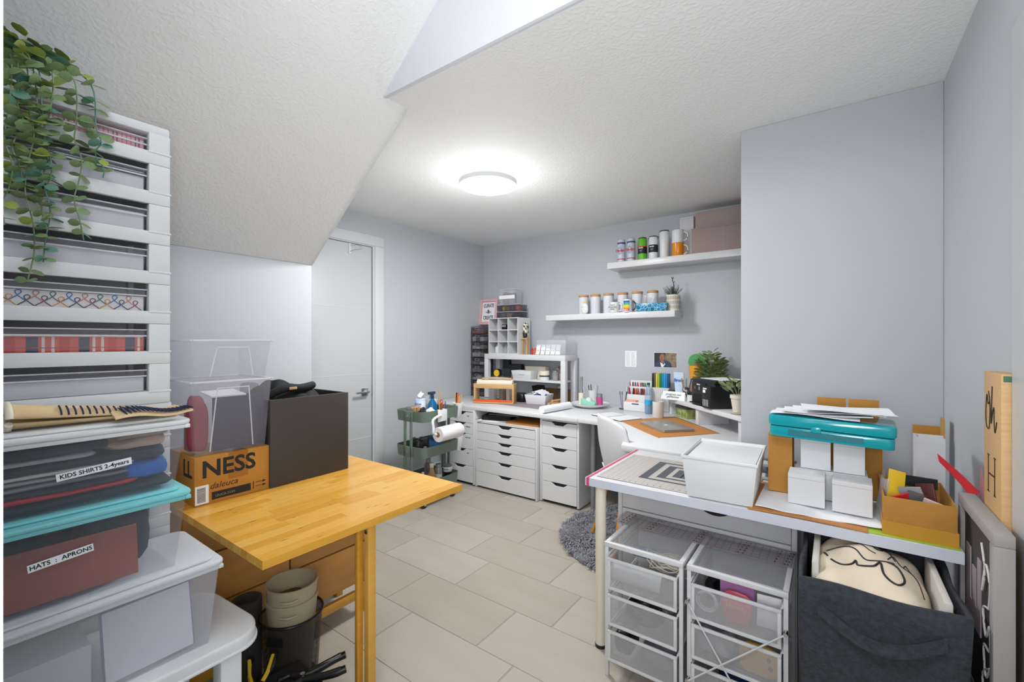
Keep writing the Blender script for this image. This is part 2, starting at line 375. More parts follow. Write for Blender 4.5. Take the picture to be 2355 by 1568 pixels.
# ---------------------------------------------------------------- corner desk
dk = thing('corner_desk', 'white corner desk with a curved inner edge and round grey legs', 'desk', (-1.0, 3.2, 0))
poly = [(-1.61, 3.945), (-1.61, 3.085), (-1.45, 3.075), (-1.34, 3.045), (-1.25, 3.0), (-1.17, 2.93), (-1.11, 2.84), (-1.07, 2.74), (-1.035, 2.6), (-.995, 2.45), (-.975, 2.44), (-.4, 2.44), (-.4, 2.565), (-.39,2.71), (-.2, 2.71), (-.2, 3.945)]
poly = [(x+1.0, y-3.2) for x, y in poly]
obj('desk_top', MB().ext(poly, .703, .738), M_white, dk, bev=.003)
for x, y in ((-1.53, 3.2), (-1.53, 3.86), (-.93, 2.52), (-.28, 3.86)):
    obj('leg', MB().cyl(x+1.0, y-3.2, .0, .703, .022, n=20), M_grey, dk)
obj('privacy_panel', MB().box(-.5, .78, .70, .715, .3, .703), mat('desk_back', '#8e8e92', .6), dk)
pb = one('cable_tray', MB().box(-.2, .25, -.05, .05, 0, .05), M_black, 'black power strip on the floor under the corner desk', 'power strip', (-1.2, 3.75, 0), bev=.005)
# floor rug
rug = thing('round_rug', 'round shaggy grey rug on the floor under the desk chair', 'rug', (-1.0, 2.93, 0))
obj('backing', MB().cyl(0, 0, 0, .008, .58, n=48), mat('rug_back', '#6c6c71', .95), rug)
pile = MB(); R_ = random.Random(3)
for i in range(12000):
    r = .585*math.sqrt(R_.random()); a = R_.random()*2*pi; x, y = r*cos(a), r*sin(a)
    if (x-(-.04))**2+(y+.2)**2 > .75**2: continue
    cl_ = sin(x*23+1.3)*cos(y*19)+sin(x*9-y*13); da = a+cl_*1.2+R_.uniform(-.7, .7); l = R_.uniform(.022, .05); w = R_.uniform(.0022, .0045)
    dx, dy = cos(da), sin(da); h1 = R_.uniform(.02, .034)
    pile.add([(x-dy*w, y+dx*w, .006), (x+dy*w, y-dx*w, .006), (x+dx*l*.45+dy*w*.8, y+dy*l*.45-dx*w*.8, h1), (x+dx*l*.45-dy*w*.8, y+dy*l*.45+dx*w*.8, h1), (x+dx*l, y+dy*l, h1*.75)],
             [(0, 1, 2, 3), (3, 2, 4)])
po = obj('pile', pile, mat('rug_pile', '#7f8086', .95, c2='#9a9ba1', vscale=30, vary=.9), rug); po['kind'] = 'stuff'
# chair
ch = thing('desk_chair', 'white shell chair with yellow wooden legs, its back to the camera', 'chair', (-1.06, 2.77, 0), radians(-45))
# local: +y faces the desk corner; shell back at y=-.19
def shellfn(u, v):
    if v < .42:
        q = v/.42; y = .24-.38*q; z = .45-.02*sin(q*pi); x = (u-.5)*(.42+.04*q)
        z += .05*(abs(u-.5)*2)**3
    else:
        q = (v-.42)/.58; y = -.14-.06*sin(q*pi/2)+.0*q; z = .45+.415*q; wd = .46+.06*sin(q*pi)-.05*q**4
        x = (u-.5)*wd; y += .10*(abs(u-.5)*2)**2.0*(1-.25*q); z += -.05*(abs(u-.5)*2)**3*q
    return (x, y, z)
m_ = MB(); nu, nv = 20, 26
vs = [shellfn(i/nu, j/nv) for j in range(nv+1) for i in range(nu+1)]
m_.add(vs, [(j*(nu+1)+i, j*(nu+1)+i+1, (j+1)*(nu+1)+i+1, (j+1)*(nu+1)+i) for j in range(nv) for i in range(nu)])
so = obj('seat_shell', m_, M_white2, ch, ang=80)
sm = so.modifiers.new('thick', 'SOLIDIFY'); sm.thickness = .012; sm.offset = 0
for sx, sy in ((-1, 1), (1, 1), (-1, -1), (1, -1)):
    obj('leg', MB().tube([(sx*.11, sy*.1, .42), (sx*.19, sy*.19, .03)], [.014, .010], 12), mat('chair_leg_wood', '#d08a25', .45), ch)
obj('frame', MB().tube([(-.11, .1, .42), (.11, -.1, .42)], .006, 8).tube([(.11, .1, .42), (-.11, -.1, .42)], .006, 8), M_black, ch)

# ---------------------------------------------------------------- craft table on the right
tb = thing('craft_table', 'white rectangular craft table with cream round legs and a pink taped edge', 'table', (-.29, 2.07, 0))
obj('table_top', MB().box(-.592, .592, -.306, .306, .706, .74), M_white, tb, bev=.002)
obj('front_strip', MB().box(-.592, .592, -.3078, -.3062, .705, .7385), mat('edge_strip', '#c9cedb', .4), tb)
for x, y in ((-.535, -.27), (-.535, .27), (.54, .27)):
    lg = obj('leg', MB().cyl(x, y, .012, .706, .0235, n=24), mat('cream_metal', '#e3d9c8', .4), tb)
    obj('foot_cap', MB().cyl(x, y, 0, .014, .025, n=24), M_black, lg)
obj('edge_tape', MB().box(-.5855, -.573, -.3088, .3, .704, .7412), mat('pink_tape', '#bf2a5c', .5, c2='#d0507a', vscale=60), tb)
def cutting_mat():
    t = thing('cutting_mat', 'pale grey gridded cutting mat with dark nested squares on craft table', 'mat', (-.845, 1.80, .7415))
    obj('sheet', MB().box(0, .60, 0, .455, 0, .0025), mat('mat_grey', '#b3aeaa', .6), t, bev=.001)
    dk_ = mat('mat_dark', '#4d5257', .6); g = MB()
    x0, y0, s = .157, .085, .305
    for k, ins in enumerate((0, .062, .118)):
        a0, a1, b0, b1 = x0+ins, x0+s-ins, y0+ins*.78, y0+s-ins*.78
        g.box(a0, a0+.036, b0, b1, .0025, .0029).box(a1-.036, a1, b0, b1, .0025, .0029).box(a0+.036, a1-.036, b0, b0+.017, .0025, .0029).box(a0+.036, a1-.036, b1-.017, b1, .0025, .0029)
    obj('square_print', g, dk_, t)
    ln = MB()
    for i in range(23): ln.box(.02+.0254*i, .0206+.0254*i, .02, .435, .0025, .0027)
    for i in range(17): ln.box(.02, .58, .022+.0254*i, .0226+.0254*i, .0025, .0027)
    obj('grid_lines', ln, mat('mat_line', '#8b8886', .6), t)
    for i in range(1, 22): text(str(i), .009, t, (.02+.0254*i, .012, .0027), 'U', dk_, name='number')
    tk = MB()
    for i in range(66): tk.box(.008, .013 if i % 4 else .017, .02+.00635*i, .0212+.00635*i, .0025, .0027)
    obj('ruler_ticks', tk, dk_, t)
cutting_mat()
# white storage box with a recessed lid
wb = thing('storage_box', 'glossy white lidded storage box on the cutting mat', 'box', (-.348, 1.935, .745), radians(2))
obj('body', MB().shell(-.127, .127, -.178, .178, 0, .155, .003, .016), M_plast, wb, bev=.003)
obj('lid', MB().box(-.118, .118, -.169, .169, .143, .147).frame(-.13, .13, -.181, .181, .006, .147, .158, 'z'), M_plast, wb, bev=.0015)
# two mesh drawer towers under the table
def mesh_tower(x0, x1, label, brace=False):
    w = x1-x0; t = thing('mesh_drawer_tower', label, 'drawers', (x0+w/2, 1.65, 0), group='white mesh drawer towers under the craft table')
    D = .345
    obj('top_frame', MB().frame(-w/2, w/2, 0, D, .017, .518, .536, 'z'), M_metw, t, bev=.002)
    obj('top_mesh', MB().box(-w/2+.017, w/2-.017, .017, D-.017, .526, .527), M_mesh, t)
    for sx in (-1, 1):
        for yy in (.003, D-.018):
            obj('post', MB().box(sx*(w/2-.008)-.007, sx*(w/2-.008)+.007, yy, yy+.014, 0, .518), M_metw, t, bev=.001)
    for k in range(3):
        z0, z1 = (.357, .338-.122, .192-.118)[k], (.481, .338, .195)[k]
        ww = w-.038
        dr = obj('drawer', MB().frame(-ww/2, ww/2, z0, z1, .011, -.012, -.004).box(-ww/2, -ww/2+.004, -.004, D-.02, z1-.011, z1).box(ww/2-.004, ww/2, -.004, D-.02, z1-.011, z1)
            .box(-ww/2, ww/2, D-.024, D-.02, z1-.011, z1), M_metw, t, bev=.001)
        obj('drawer_mesh', MB().box(-ww/2+.011, ww/2-.011, -.0085, -.0075, z0+.011, z1-.011).box(-ww/2, ww/2, -.004, D-.024, z0+.004, z0+.005)
            .box(-ww/2+.001, -ww/2+.002, -.004, D-.024, z0, z1-.011).box(ww/2-.002, ww/2-.001, -.004, D-.024, z0, z1-.011), M_mesh, dr)
        for sx in (-1, 1):
            obj('runner', MB().tube([(sx*(w/2-.017), -.004, z1+.006), (sx*(w/2-.017), .02, z1+.008), (sx*(w/2-.017), D-.03, z1+.008)], .004, 6), M_metw, t)
    if brace:
        obj('cross_rod', MB().tube([(-w/2+.007, -.017, .415), (w/2-.06, -.017, .03)], .003, 6), M_metw, t)
        obj('cross_rod', MB().tube([(w/2-.007, -.022, .415), (-w/2+.007, -.022, .135)], .003, 6), M_metw, t)
        for x, z in ((-w/2+.007, .415), (w/2-.007, .415), (-w/2+.007, .135)):
            obj('screw', MB().lathe([(.006, -.026), (.007, -.016), (.005, .004)], x, 0, z, 12, 'y'), M_chrome, t)
    return t
mesh_tower(-.741, -.437, 'white mesh drawer tower on the left under the craft table')
mesh_tower(-.425, -.113, 'white mesh drawer tower on the right, with crossed rods in front', True)
rl = thing('quilting_ruler', 'long clear acrylic ruler lying across both mesh towers', 'ruler', (-.79, 1.85, .5375), radians(-1))
obj('blade', MB().box(0, .68, 0, .145, 0, .003), mat('ruler_acrylic', '#a99ea0', .15, trans=.72), rl)
tk = MB()
for i in range(27): tk.box(.01+.0254*i, .0108+.0254*i, .005, .14, .003, .0033)
for i in range(6): tk.box(.01, .67, .008+.0254*i, .0086+.0254*i, .003, .0033)
obj('grid_lines', tk, mat('ruler_line', '#4c4649', .6), rl)
dots = MB()
for x in (.03, .045, .15, .165, .34, .35, .5, .515, .62, .65, .66):
    for i in range(5): dots.lathe([(.0035, .003), (.0035, .0034)], x+.003*i, .015+.026*i, 0, 8)
obj('dot_print', dots, M_ink, rl)
# contents of the drawers
def in_drawer(name, mb, m, label, cat, loc, rot=(0, 0, 0), bev=0, group=None): return one(name, mb, m, label, cat, loc, rot, bev, group)
in_drawer('vinyl_roll', MB().lathe([(.036, -.1), (.036, .1), (.03, .1), (.03, -.1)], axis='x'), M_paper, 'white roll lying in the top left mesh drawer', 'roll', (-.63, 1.72, .4))
in_drawer('ribbon_spool', MB().lathe([(.03, -.012), (.032, .012)], axis='y'), M_grey, 'grey spool right of the white roll in the mesh drawer', 'spool', (-.5, 1.69, .395))
in_drawer('sponge', MB().pad(0, 0, 0, .03, .1, .06, .002), mat('sponge_blue', '#2f7ea6', .7), 'blue oval sponge at the back of the top left mesh drawer', 'sponge', (-.64, 1.82, .44))
cb = MB()
for k in range(16):
    rr = random.Random(k); cx, cy, cz = rr.uniform(-.05, .05), rr.uniform(-.02, .02), .02+.003*k; r1 = rr.uniform(.03, .055)
    cb.tube([(cx+r1*1.3*cos(a*pi/8), cy+r1*.7*sin(a*pi/8), cz+.012*sin(a*pi/4+k)) for a in range(16)], .0024, 5, closed=True)
in_drawer('twine_bundle', cb, M_cream, 'tangled cream cable bundle in the top left mesh drawer', 'cable', (-.52, 1.79, .41))
for i, (x, z, c, r) in enumerate(((-.63, .224, M_black, .075), (-.55, .226, M_smoke, .065))):
    cb = MB()
    for k in range(7): cb.tube([(r*(1-.03*k)*cos(a*pi/10), r*(1-.04*k)*sin(a*pi/10)*.9, .008+.007*k+.004*sin(a+k)) for a in range(20)], .0045, 6, closed=True)
    in_drawer('cable_coil', cb, c, ['black cable coiled in the middle left mesh drawer', 'grey tube coiled in the middle left mesh drawer'][i], 'cable', (x+.015, 1.76+.02*i, z+.01*i))
in_drawer('tape_gun', MB().pad(0, 0, 0, .09, .07, .12, .004), M_black, 'black tape dispenser in the bottom left mesh drawer', 'dispenser', (-.68, 1.74, .082))
in_drawer('cloth_bundle', MB().pad(0, 0, 0, .05, .14, .14, .01), mat('greyish', '#8e8f99', .8), 'grey bundle in the bottom left mesh drawer', 'cloth', (-.55, 1.76, .082))
pk = thing('snack_packet', 'red and pink printed packet behind the mesh of the top right drawer', 'packet', (-.27, 1.69, .366), rot=(radians(-12), 0, 0))
obj('pouch', MB().pad(0, 0, 0, .1, .095, .018, .003), mat('packet_red', '#c32a33', .35, c2='#e06a80', vscale=9), pk)
text('Howdy', .022, pk, (0, -.0125, .05), 'S', M_yellow)
in_drawer('bracelet', MB().tube([(.035*cos(a*pi/10), .0, .035*sin(a*pi/10)+.04) for a in range(20)], .003, 6, closed=True).tube([(.027*cos(a*pi/10), .006, .03*sin(a*pi/10)+.04) for a in range(20)], .003, 6, closed=True), M_plast, 'white ring coil at the left of the top right mesh drawer', 'ring', (-.365, 1.69, .367))
bx = thing('tape_box', 'mauve cardboard packet standing up in the top right mesh drawer', 'box', (-.28, 1.77, .366), .12)
obj('carton', MB().box(-.055, .055, -.006, .006, 0, .125), mat('mauve', '#b57ab4', .5), bx)
obj('print_panel', MB().box(.0, .048, -.0066, -.006, .095, .115), M_ink, bx)
in_drawer('tape_reel', MB().lathe([(.05, 0), (.05, .03), (.022, .03), (.022, 0)]), M_black, 'black reel of tape at the back of the top right drawer', 'tape', (-.35, 1.84, .38), (radians(30), 0, 0))
in_drawer('paper_card', MB().box(-.04, .04, -.001, .001, 0, .1), M_paper, 'white card at the right of the top right mesh drawer', 'card', (-.17, 1.72, .366), (radians(-15), 0, .1))
in_drawer('orange_scissors', MB().tube([(-.07, 0, 0), (0, .005, .01), (.07, .0, .02)], [.004, .009, .003], 8), M_orange, 'orange scissor handle in the middle right mesh drawer', 'scissors', (-.27, 1.75, .31))
pk = thing('smiley_packet', 'yellow packet in the middle right mesh drawer', 'packet', (-.2, 1.675, .225), rot=(radians(-8), 0, 0))
obj('pouch', MB().pad(0, 0, 0, .095, .12, .016, .003), mat('packet_yellow', '#e2a91c', .35), pk)
obj('dot_print', MB().lathe([(.008, -.0115), (.008, -.01)], .035, 0, .035, 12, 'y').lathe([(.007, -.0115), (.007, -.01)], .03, 0, .06, 12, 'y'), mat('brown_print', '#a05a1a', .5), pk)
in_drawer('cord_bundle', MB().pad(0, 0, 0, .05, .12, .12, .01), mat('lilac_grey', '#a9a5b0', .6), 'pale bundle left of the yellow packet in the mesh drawer', 'cloth', (-.34, 1.74, .224))
in_drawer('blue_pouch', MB().pad(0, 0, 0, .06, .16, .15, .01), mat('deep_blue', '#143f66', .6), 'dark blue pouch in the lowest right mesh drawer', 'pouch', (-.26, 1.77, .083))
# white drawer cabinet behind the mesh towers
c = thing('low_drawer_cabinet', 'white wide cabinet behind the mesh drawer towers under the table', 'drawers', (-.47, 2.01, 0))
obj('side_panel', MB().box(-.36, -.342, -.004, .4, 0, .69), M_white2, c, bev=.001); obj('side_panel', MB().box(.342, .36, -.004, .4, 0, .69), M_white2, c, bev=.001)
obj('top_panel', MB().box(-.342, .342, 0, .4, .675, .69), M_white2, c)
obj('drawer', MB().box(-.34, .34, 0, .018, .552, .652), M_white2, c, bev=.001)
obj('drawer', MB().box(-.34, .34, 0, .018, .38, .547), M_white2, c, bev=.001); obj('drawer', MB().box(-.34, .34, 0, .018, .2, .375), M_white2, c, bev=.001); obj('drawer', MB().box(-.34, .34, 0, .018, .02, .195), M_white2, c, bev=.001)
obj('cutout_shade', MB().ext([(.07+.07*cos(a), .652+.05*sin(a)) for a in [pi+pi*i/16 for i in range(17)]], -.0015, .0, 'y'), M_dark, c, (.0, 0, 0))  # shade inside the handle cut-out, drawn as a dark plate on the drawer

# felt bin with cotton bag and wrapped canvases
fb = thing('felt_bin', 'large dark grey felt bin stuffed with a printed cotton bag', 'bin', (.096, 1.72, 0))
def feltwall():
    m = MB(); nu, nv = 26, 16; hw, hd_ = .176, .215
    def P_(s, z):
        # s in 0..4 around the box
        k = int(s) % 4; q = s-int(s); bulge = .02*sin(pi*min(1, z/.667))
        cs = [(-hw, -hd_), (hw, -hd_), (hw, hd_), (-hw, hd_)]; a = cs[k]; b = cs[(k+1) % 4]
        x = a[0]+(b[0]-a[0])*q; y = a[1]+(b[1]-a[1])*q; n_ = [(0, -1), (1, 0), (0, 1), (-1, 0)][k]; w = sin(pi*q)*(.3+.7*z/.667)
        wob = .003*sin(9*q+z*11)+bulge*w*.4
        return (x*(.94+.06*z/.667)+n_[0]*wob, y*(.94+.06*z/.667)+n_[1]*wob, z + (.004*sin(q*8+k) if z > .6 else 0))
    N_ = 4*nu
    for j in range(nv+1):
        for i in range(N_): m.v.append(P_(4*i/N_, .667*j/nv))
    for j in range(nv):
        for i in range(N_): m.f.append((j*N_+i, j*N_+(i+1) % N_, (j+1)*N_+(i+1) % N_, (j+1)*N_+i))
    m.f.append(tuple(range(N_))[::-1])
    return m
o = obj('body', feltwall(), M_felt, fb, ang=80); s_ = o.modifiers.new('thick', 'SOLIDIFY'); s_.thickness = .01; s_.offset = -1
def strap(u, v): return (-.1+.2*u, -.222-.018*sin(pi*u), .575-.035*sin(pi*u)**.7+.035*v-.0)
hnd = MB(); pts = [(-.13+.26*u, -.226-.022*sin(pi*u), .60-.05*sin(pi*u)) for u in [i/14 for i in range(15)]]
vs = []; 
for (x, y, z) in pts: vs += [(x, y, z-.017), (x, y, z+.017), (x, y-.006, z-.017), (x, y-.006, z+.017)]
fs = []
for i in range(14):
    a = 4*i; fs += [(a, a+1, a+5, a+4), (a+2, a+6, a+7, a+3), (a+1, a+3, a+7, a+5), (a, a+4, a+6, a+2)]
hnd.add(vs, fs + [(0, 2, 3, 1), (56, 57, 59, 58)])
obj('strap_handle', hnd, M_felt, fb, ang=60)
def bagfn(u, v):
    x = -.15+.275*u; y = -.2+.36*v
    z = .646+.03*sin(pi*u)**.7*(1-.2*v)+.008*sin(9*u+5*v)+.006*sin(17*v-7*u)+.02*sin(pi*v)-.02*(1-v)**3 - .05*(abs(u-.5)*2)**6
    return (x, y, z)
cb = thing('cotton_bag', 'cream cotton tote with black line print stuffed in felt bin', 'bag', (.096, 1.72, 0))
obj('cloth', MB().sheet(bagfn, 34, 30, .004), mat('cotton', '#d8c9b4', .9, bump=.1, bscale=200), cb, ang=80)
def onbag(pts, r=.0022):
    return MB().tube([(lambda p: (p[0], p[1], p[2]+.001))(bagfn(u, v)) for u, v in pts], r, 6)
def smooth(pts, n=6):
    out = []; P_ = [pts[0]]+list(pts)+[pts[-1]]
    for i in range(1, len(P_)-2):
        for k in range(n):
            t = k/n; a, b, c_, d_ = P_[i-1], P_[i], P_[i+1], P_[i+2]
            out.append(tuple(.5*((2*b[q])+(c_[q]-a[q])*t+(2*a[q]-5*b[q]+4*c_[q]-d_[q])*t*t+(3*b[q]-a[q]-3*c_[q]+d_[q])*t**3) for q in range(len(b))))
    out.append(pts[-1]); return out
for st, r in (([(.14,.62),(.25,.66),(.4,.58),(.5,.44),(.62,.42),(.72,.46)], .0022), ([(.18,.42),(.28,.36),(.36,.38),(.4,.44),(.42,.34),(.54,.32),(.6,.38),(.62,.26),(.72,.2),(.78,.28),(.74,.38),(.66,.42)], .003),
              ([(.12,.52),(.15,.46)], .003), ([(.55,.8),(.58,.66),(.65,.7),(.62,.78),(.7,.74),(.75,.64)], .002), ([(.68,.58),(.74,.7),(.8,.6),(.84,.68),(.87,.56),(.8,.52),(.9,.44),(.93,.3)], .0015), ([(.45,.68),(.52,.6),(.58,.58)], .0015)):
    obj('line_print', onbag(smooth(st), r), M_ink, cb)
for i, (x, y, a, l) in enumerate(((.236, 1.69, .0, 'wrapped pale canvas slotted at the right side of the felt bin'), (-.042, 1.75, 0, 'wrapped pale canvas slotted at the left side of the felt bin'))):
    one('canvas_panel', MB().box(-.009, .009, -.15, .15, .2, .68), mat('canvas_wrap', '#c9c6bf', .5), l, 'canvas', (x, y, 0), (0, 0, 0), bev=.005)

# framed sign and tall board against the right wall
fs_ = thing('framed_sign', 'grey wooden framed sign, lying sideways against the right wall by the felt bin', 'sign', (.306, 1.69, 0))
gw = mat('grey_wash_wood', '#a09b99', .7, c2='#989391', vscale=14, stretch=(4, 4, .6))
obj('frame', MB().frame(-.18, .18, .0, .885, .03, 0, .037, 'x'), gw, fs_, bev=.002)
obj('panel', MB().box(.01, .02, -.15, .15, .03, .855), mat('sign_panel', '#3d3b3c', .7), fs_)
# block letter E lying on its side
def yz(polys, x0, x1):
    m = MB()
    for p in polys: m.ext(p, x0, x1, 'x')
    return m
mauve = mat('sign_letter', '#a1959a', .6)
obj('letter', yz([[(.0, .62), (.1, .62), (.1, .66), (.0, .66)]], .008, .0098) if False else MB().box(.007, .0098, -.03, .12, .56, .62).box(.007, .0098, .075, .12, .62, .76).box(.007, .0098, .02, .055, .62, .72).box(.007, .0098, -.03, -.0, .62, .76), mauve, fs_)
obj('letter', MB().box(.007, .0098, .02, .12, .12, .40), mauve, fs_)
scr = [[(-.06,.82),(-.09,.76),(-.065,.70),(-.10,.78),(-.135,.74),(-.125,.68)], [(-.125,.68),(-.075,.66),(-.10,.60),(-.13,.64),(-.135,.58),(-.08,.57),(-.10,.50),(-.135,.54)], [(-.135,.54),(-.07,.49),(-.095,.43),(-.13,.46),(-.135,.40),(-.08,.38)], [(-.08,.38),(-.11,.33),(-.135,.30),(-.05,.33),(-.03,.25),(-.09,.18),(-.13,.24),(-.12,.30)]]
for s_ in scr: obj('script_lettering', MB().tube([(.004, y, z) for y, z in smooth(s_)], .0024, 6), mat('sign_white', '#d5d2d0', .5), fs_)
wbd = thing('tall_sign_board', 'tall pale wooden board lettered Oh H, leaning in the right corner behind the grey frame', 'sign', (.345, 1.71, 0))
obj('board', MB().box(0, .033, -.077, .077, 0, 1.255), M_pine, wbd, bev=.001)
obj('price_sticker', MB().box(.004, .02, -.0776, -.077, 1.235, 1.25), mat('sticker_green', '#3c6a52', .5), wbd)
for s_, r in (([(.03,1.175),(.02,1.15),(.035,1.14),(.045,1.165),(.055,1.12),(.05,1.08),(.025,1.075),(.015,1.12),(.02,1.16)], .001), ([(-.005,1.19),(.0,1.15),(.005,1.09),(-.008,1.12),(-.02,1.135),(-.022,1.10),(-.03,1.07),(-.045,1.1)], .0011)):
    obj('script_lettering', MB().tube([(-.001, y, z+.028) for y, z in smooth(s_)], r, 6), M_ink, wbd)
for y0, y1, z0, z1 in ((.03,.036,.9,1.0),(-.028,-.022,.9,1.0),(-.022,.03,.948,.952),(.024,.042,.998,1.001),(.024,.042,.899,.902),(-.034,-.016,.998,1.001),(-.034,-.016,.899,.902)):
    obj('letter_stroke', MB().box(-.0008, .0, y0, y1, z0+.03, z1+.03), M_ink, wbd)

# ---------------------------------------------------------------- clutter on the craft table
one('lime_sheet', MB().box(0, .29, 0, .2, 0, .0015), mat('lime', '#a9c93e', .3), 'lime green glossy sheet under the brown tray on the table end', 'sheet', (.008, 1.768, .7412))
one('kraft_folder', MB().sheet(lambda u, v: (-.245+.335*u, 1.762+.36*v, .7475+.004*sin(u*3.4-.3)*(1-v)-.003*u), 20, 10, .004), M_leather, 'tan padded folder sticking out over the front of the table', 'folder')
def white_poly(u, v):
    x = -.225+.36*u; y = 1.792+.3*v - .012*sin(u*5)*(1-v); z = .7525+.0025*sin(u*7)*(1-v)+.0015*sin(u*19+v*5)
    return (x, y, z)
one('poly_mailer', MB().sheet(white_poly, 26, 12, .003), M_paper, 'white poly mailer spread under the small white boxes', 'mailer')
def carton(x0, x1, y0, y1, z0, z1, label, m=M_white2, rz=0, name='small_carton', group='small white cartons', flap=False):
    w, dd = x1-x0, y1-y0; t = thing(name, label, 'box', ((x0+x1)/2, (y0+y1)/2, z0), rz, group)
    obj('carton', MB().box(-w/2, w/2, -dd/2, dd/2, 0, z1-z0), m, t, bev=.0008, seg=1)
    obj('lid_seam', MB().box(-w/2-.0004, w/2+.0004, -dd/2-.0004, -dd/2+.02, z1-z0-.014, z1-z0-.0132), M_grey, t)
    return t
carton(-.131, -.022, 1.875, 1.98, .757, .862, 'small white carton at bottom left of the stack under the teal case')
carton(.0, .108, 1.868, 1.975, .757, .862, 'small white carton at bottom right of the stack under the teal case', rz=radians(-2))
carton(-.098, -.006, 1.985, 2.075, .8635, .975, 'small white carton at upper left, touching the teal case')
carton(.002, .092, 1.985, 2.075, .8635, .972, 'small white carton at upper right, touching the teal case')
carton(-.115, .1, 1.982, 2.085, .757, .862, 'long white carton behind the two front white cartons', name='long_carton', group=None)
t = carton(-.205, -.125, 1.99, 2.1, .757, .978, 'tall brown carton at the left end under the teal case', m=M_kraft, name='kraft_carton', group=None)
for i, x in enumerate((-.005, .1)):
    t = thing('open_kraft_box', ['open brown box behind the teal case, left of two', 'open brown box behind the teal case, right of two'][i], 'box', (x, 2.2, .742), 0, 'open brown boxes behind the teal case')
    obj('box_body', MB().shell(-.05, .05, -.06, .06, 0, .27, .003), M_kraft, t)
    obj('flap', MB().box(-.048, .048, .058, .061, .27, .362), M_kraft, t, bev=.001); 
t = thing('craft_case', 'translucent teal plastic craft case lying on the white cartons', 'case', (-.01, 2.02, .9785), radians(-3), rot=(0, radians(1.2), radians(-3)))
def rrect(w, d_, r, n=5):
    out = []
    for cx, cy, a0 in ((w-r, d_-r, 0), (-w+r, d_-r, pi/2), (-w+r, -d_+r, pi), (w-r, -d_+r, 3*pi/2)):
        for k in range(n+1): a = a0+pi/2*k/n; out.append((cx+r*cos(a), cy+r*sin(a)))
    return out
M_tealc = mat('teal_clear', '#0fa3b1', .12, trans=.12)
obj('base', MB().ext(rrect(.182, .095, .02), 0, .038), M_tealc, t, bev=.004); obj('lid', MB().ext(rrect(.186, .098, .02), .04, .078), M_tealc, t, bev=.006)
obj('latch', MB().box(-.05, -.02, -.102, -.096, .03, .05), M_teal, t, bev=.002)
obj('inner_item', MB().box(-.12, .1, -.0975, -.0965, .01, .03), mat('teal_dark', '#0b6f7c', .4), t)
for i in range(4):
    one('paper_sheet', MB().sheet(lambda u, v, i=i: (-.19+.02*i+.27*u, -.085+.01*i+.17*v, .004*sin(5*u+i*2)*(1-v)+.003*sin(6*v+i)+.012*abs(u-.5)*(i == 3)), 14, 10, .0008), M_paper,
        ['lowest white sheet on the teal case', 'second white sheet from the bottom on the teal case', 'third white sheet from the bottom on the teal case', 'topmost crumpled white sheet on the teal case'][i], 'paper', (.0+.012*i, 2.02-.003*i, 1.066+.0055*i), (0, 0, -.05+.05*i), group='papers on the teal case')
# kraft tray with packets
t = thing('kraft_tray', 'open brown card tray box full of small packets at the table end', 'box', (.212, 1.925, .744), radians(-1))
obj('tray', MB().shell(-.082, .082, -.14, .14, 0, .115, .003), M_kraft, t, bev=.001)
obj('lid_sleeve', MB().shell(-.085, .085, -.143, .143, -.001, .04, .0025), mat('kraft_bright', '#bd8a2c', .8), t)
for i, (x, y, z, w, h_, m, rx, rz, l) in enumerate((
    (.165, 1.93, .80, .05, .11, M_yellow, -.3, .4, 'yellow packet standing tall at the left of the brown tray'),
    (.17, 1.86, .80, .06, .06, M_red, .3, .6, 'shiny red packet at the front left of the brown tray'),
    (.205, 1.88, .79, .05, .07, M_smoke, -.2, .2, 'clear grey packet in the front of the brown tray'),
    (.225, 1.93, .79, .06, .08, mat('silver_pack', '#9fa3a8', .3), .25, -.4, 'silver packet in the middle of the brown tray'),
    (.245, 1.88, .79, .05, .06, mat('pale_pink', '#d9c2c2', .4), .3, -.3, 'pale pink packet at the front right of the brown tray'),
    (.255, 1.97, .79, .05, .08, mat('dark_red', '#5a2a28', .4), -.2, -.5, 'dark red packet at the back right of the brown tray'))):
    one('small_packet', MB().box(-w/2, w/2, -.003, .003, 0, h_), m, l, 'packet', (x, y, z), (rx, .25*(-1)**i, rz), bev=.002, group='packets in the brown tray')
one('black_comb', MB().box(-.06, .06, -.003, .003, 0, .035), M_black, 'black strip standing along the back of the brown tray', 'strip', (.225, 2.04, .84), (0, 0, -.15))
one('red_card', MB().sheet(lambda u, v: (-.055+.06*v+.02*u*v+.01*sin(v*3), -.09*v+.03*u, .085*(1-v)**1.3+.02*u), 6, 12, .001), M_red, 'curled red card standing behind the brown tray', 'card', (.335, 1.98, .862))
one('pink_reflection_sheet', MB().sheet(lambda u, v: (.004*u, -.09*v, .10*(1-v)*u+.0*v), 6, 6, .001), mat('pale_rose', '#e0a4ac', .6), 'sheet of painted pink reflection on the right wall above the grey frame', 'card', (.365, 1.95, .86))  # pink reflection on the wall, put in as a coloured sheet
t = thing('tall_white_carton', 'tall white carton with open brown lid in the far right corner', 'box', (.312, 2.42, .742))
obj('carton', MB().shell(-.042, .042, -.045, .045, 0, .215, .002), M_white2, t)
obj('flap', MB().box(-.042, .042, .043, .046, .215, .25), M_kraft, t); obj('flap', MB().box(.040, .043, -.03, .045, .215, .29), M_kraft2, t)
obj('tuck_flap', MB().box(-.036, .036, -.046, -.044, .2, .228), M_white, t)
one('clear_bag', MB().sheet(lambda u, v: (.12+.02*v+.008*sin(u*9), 1.80+.2*u, .76+.14*v+.01*sin(u*12)), 14, 8, .001), M_clear2, 'crumpled clear bag between the white cartons and the brown tray', 'bag')
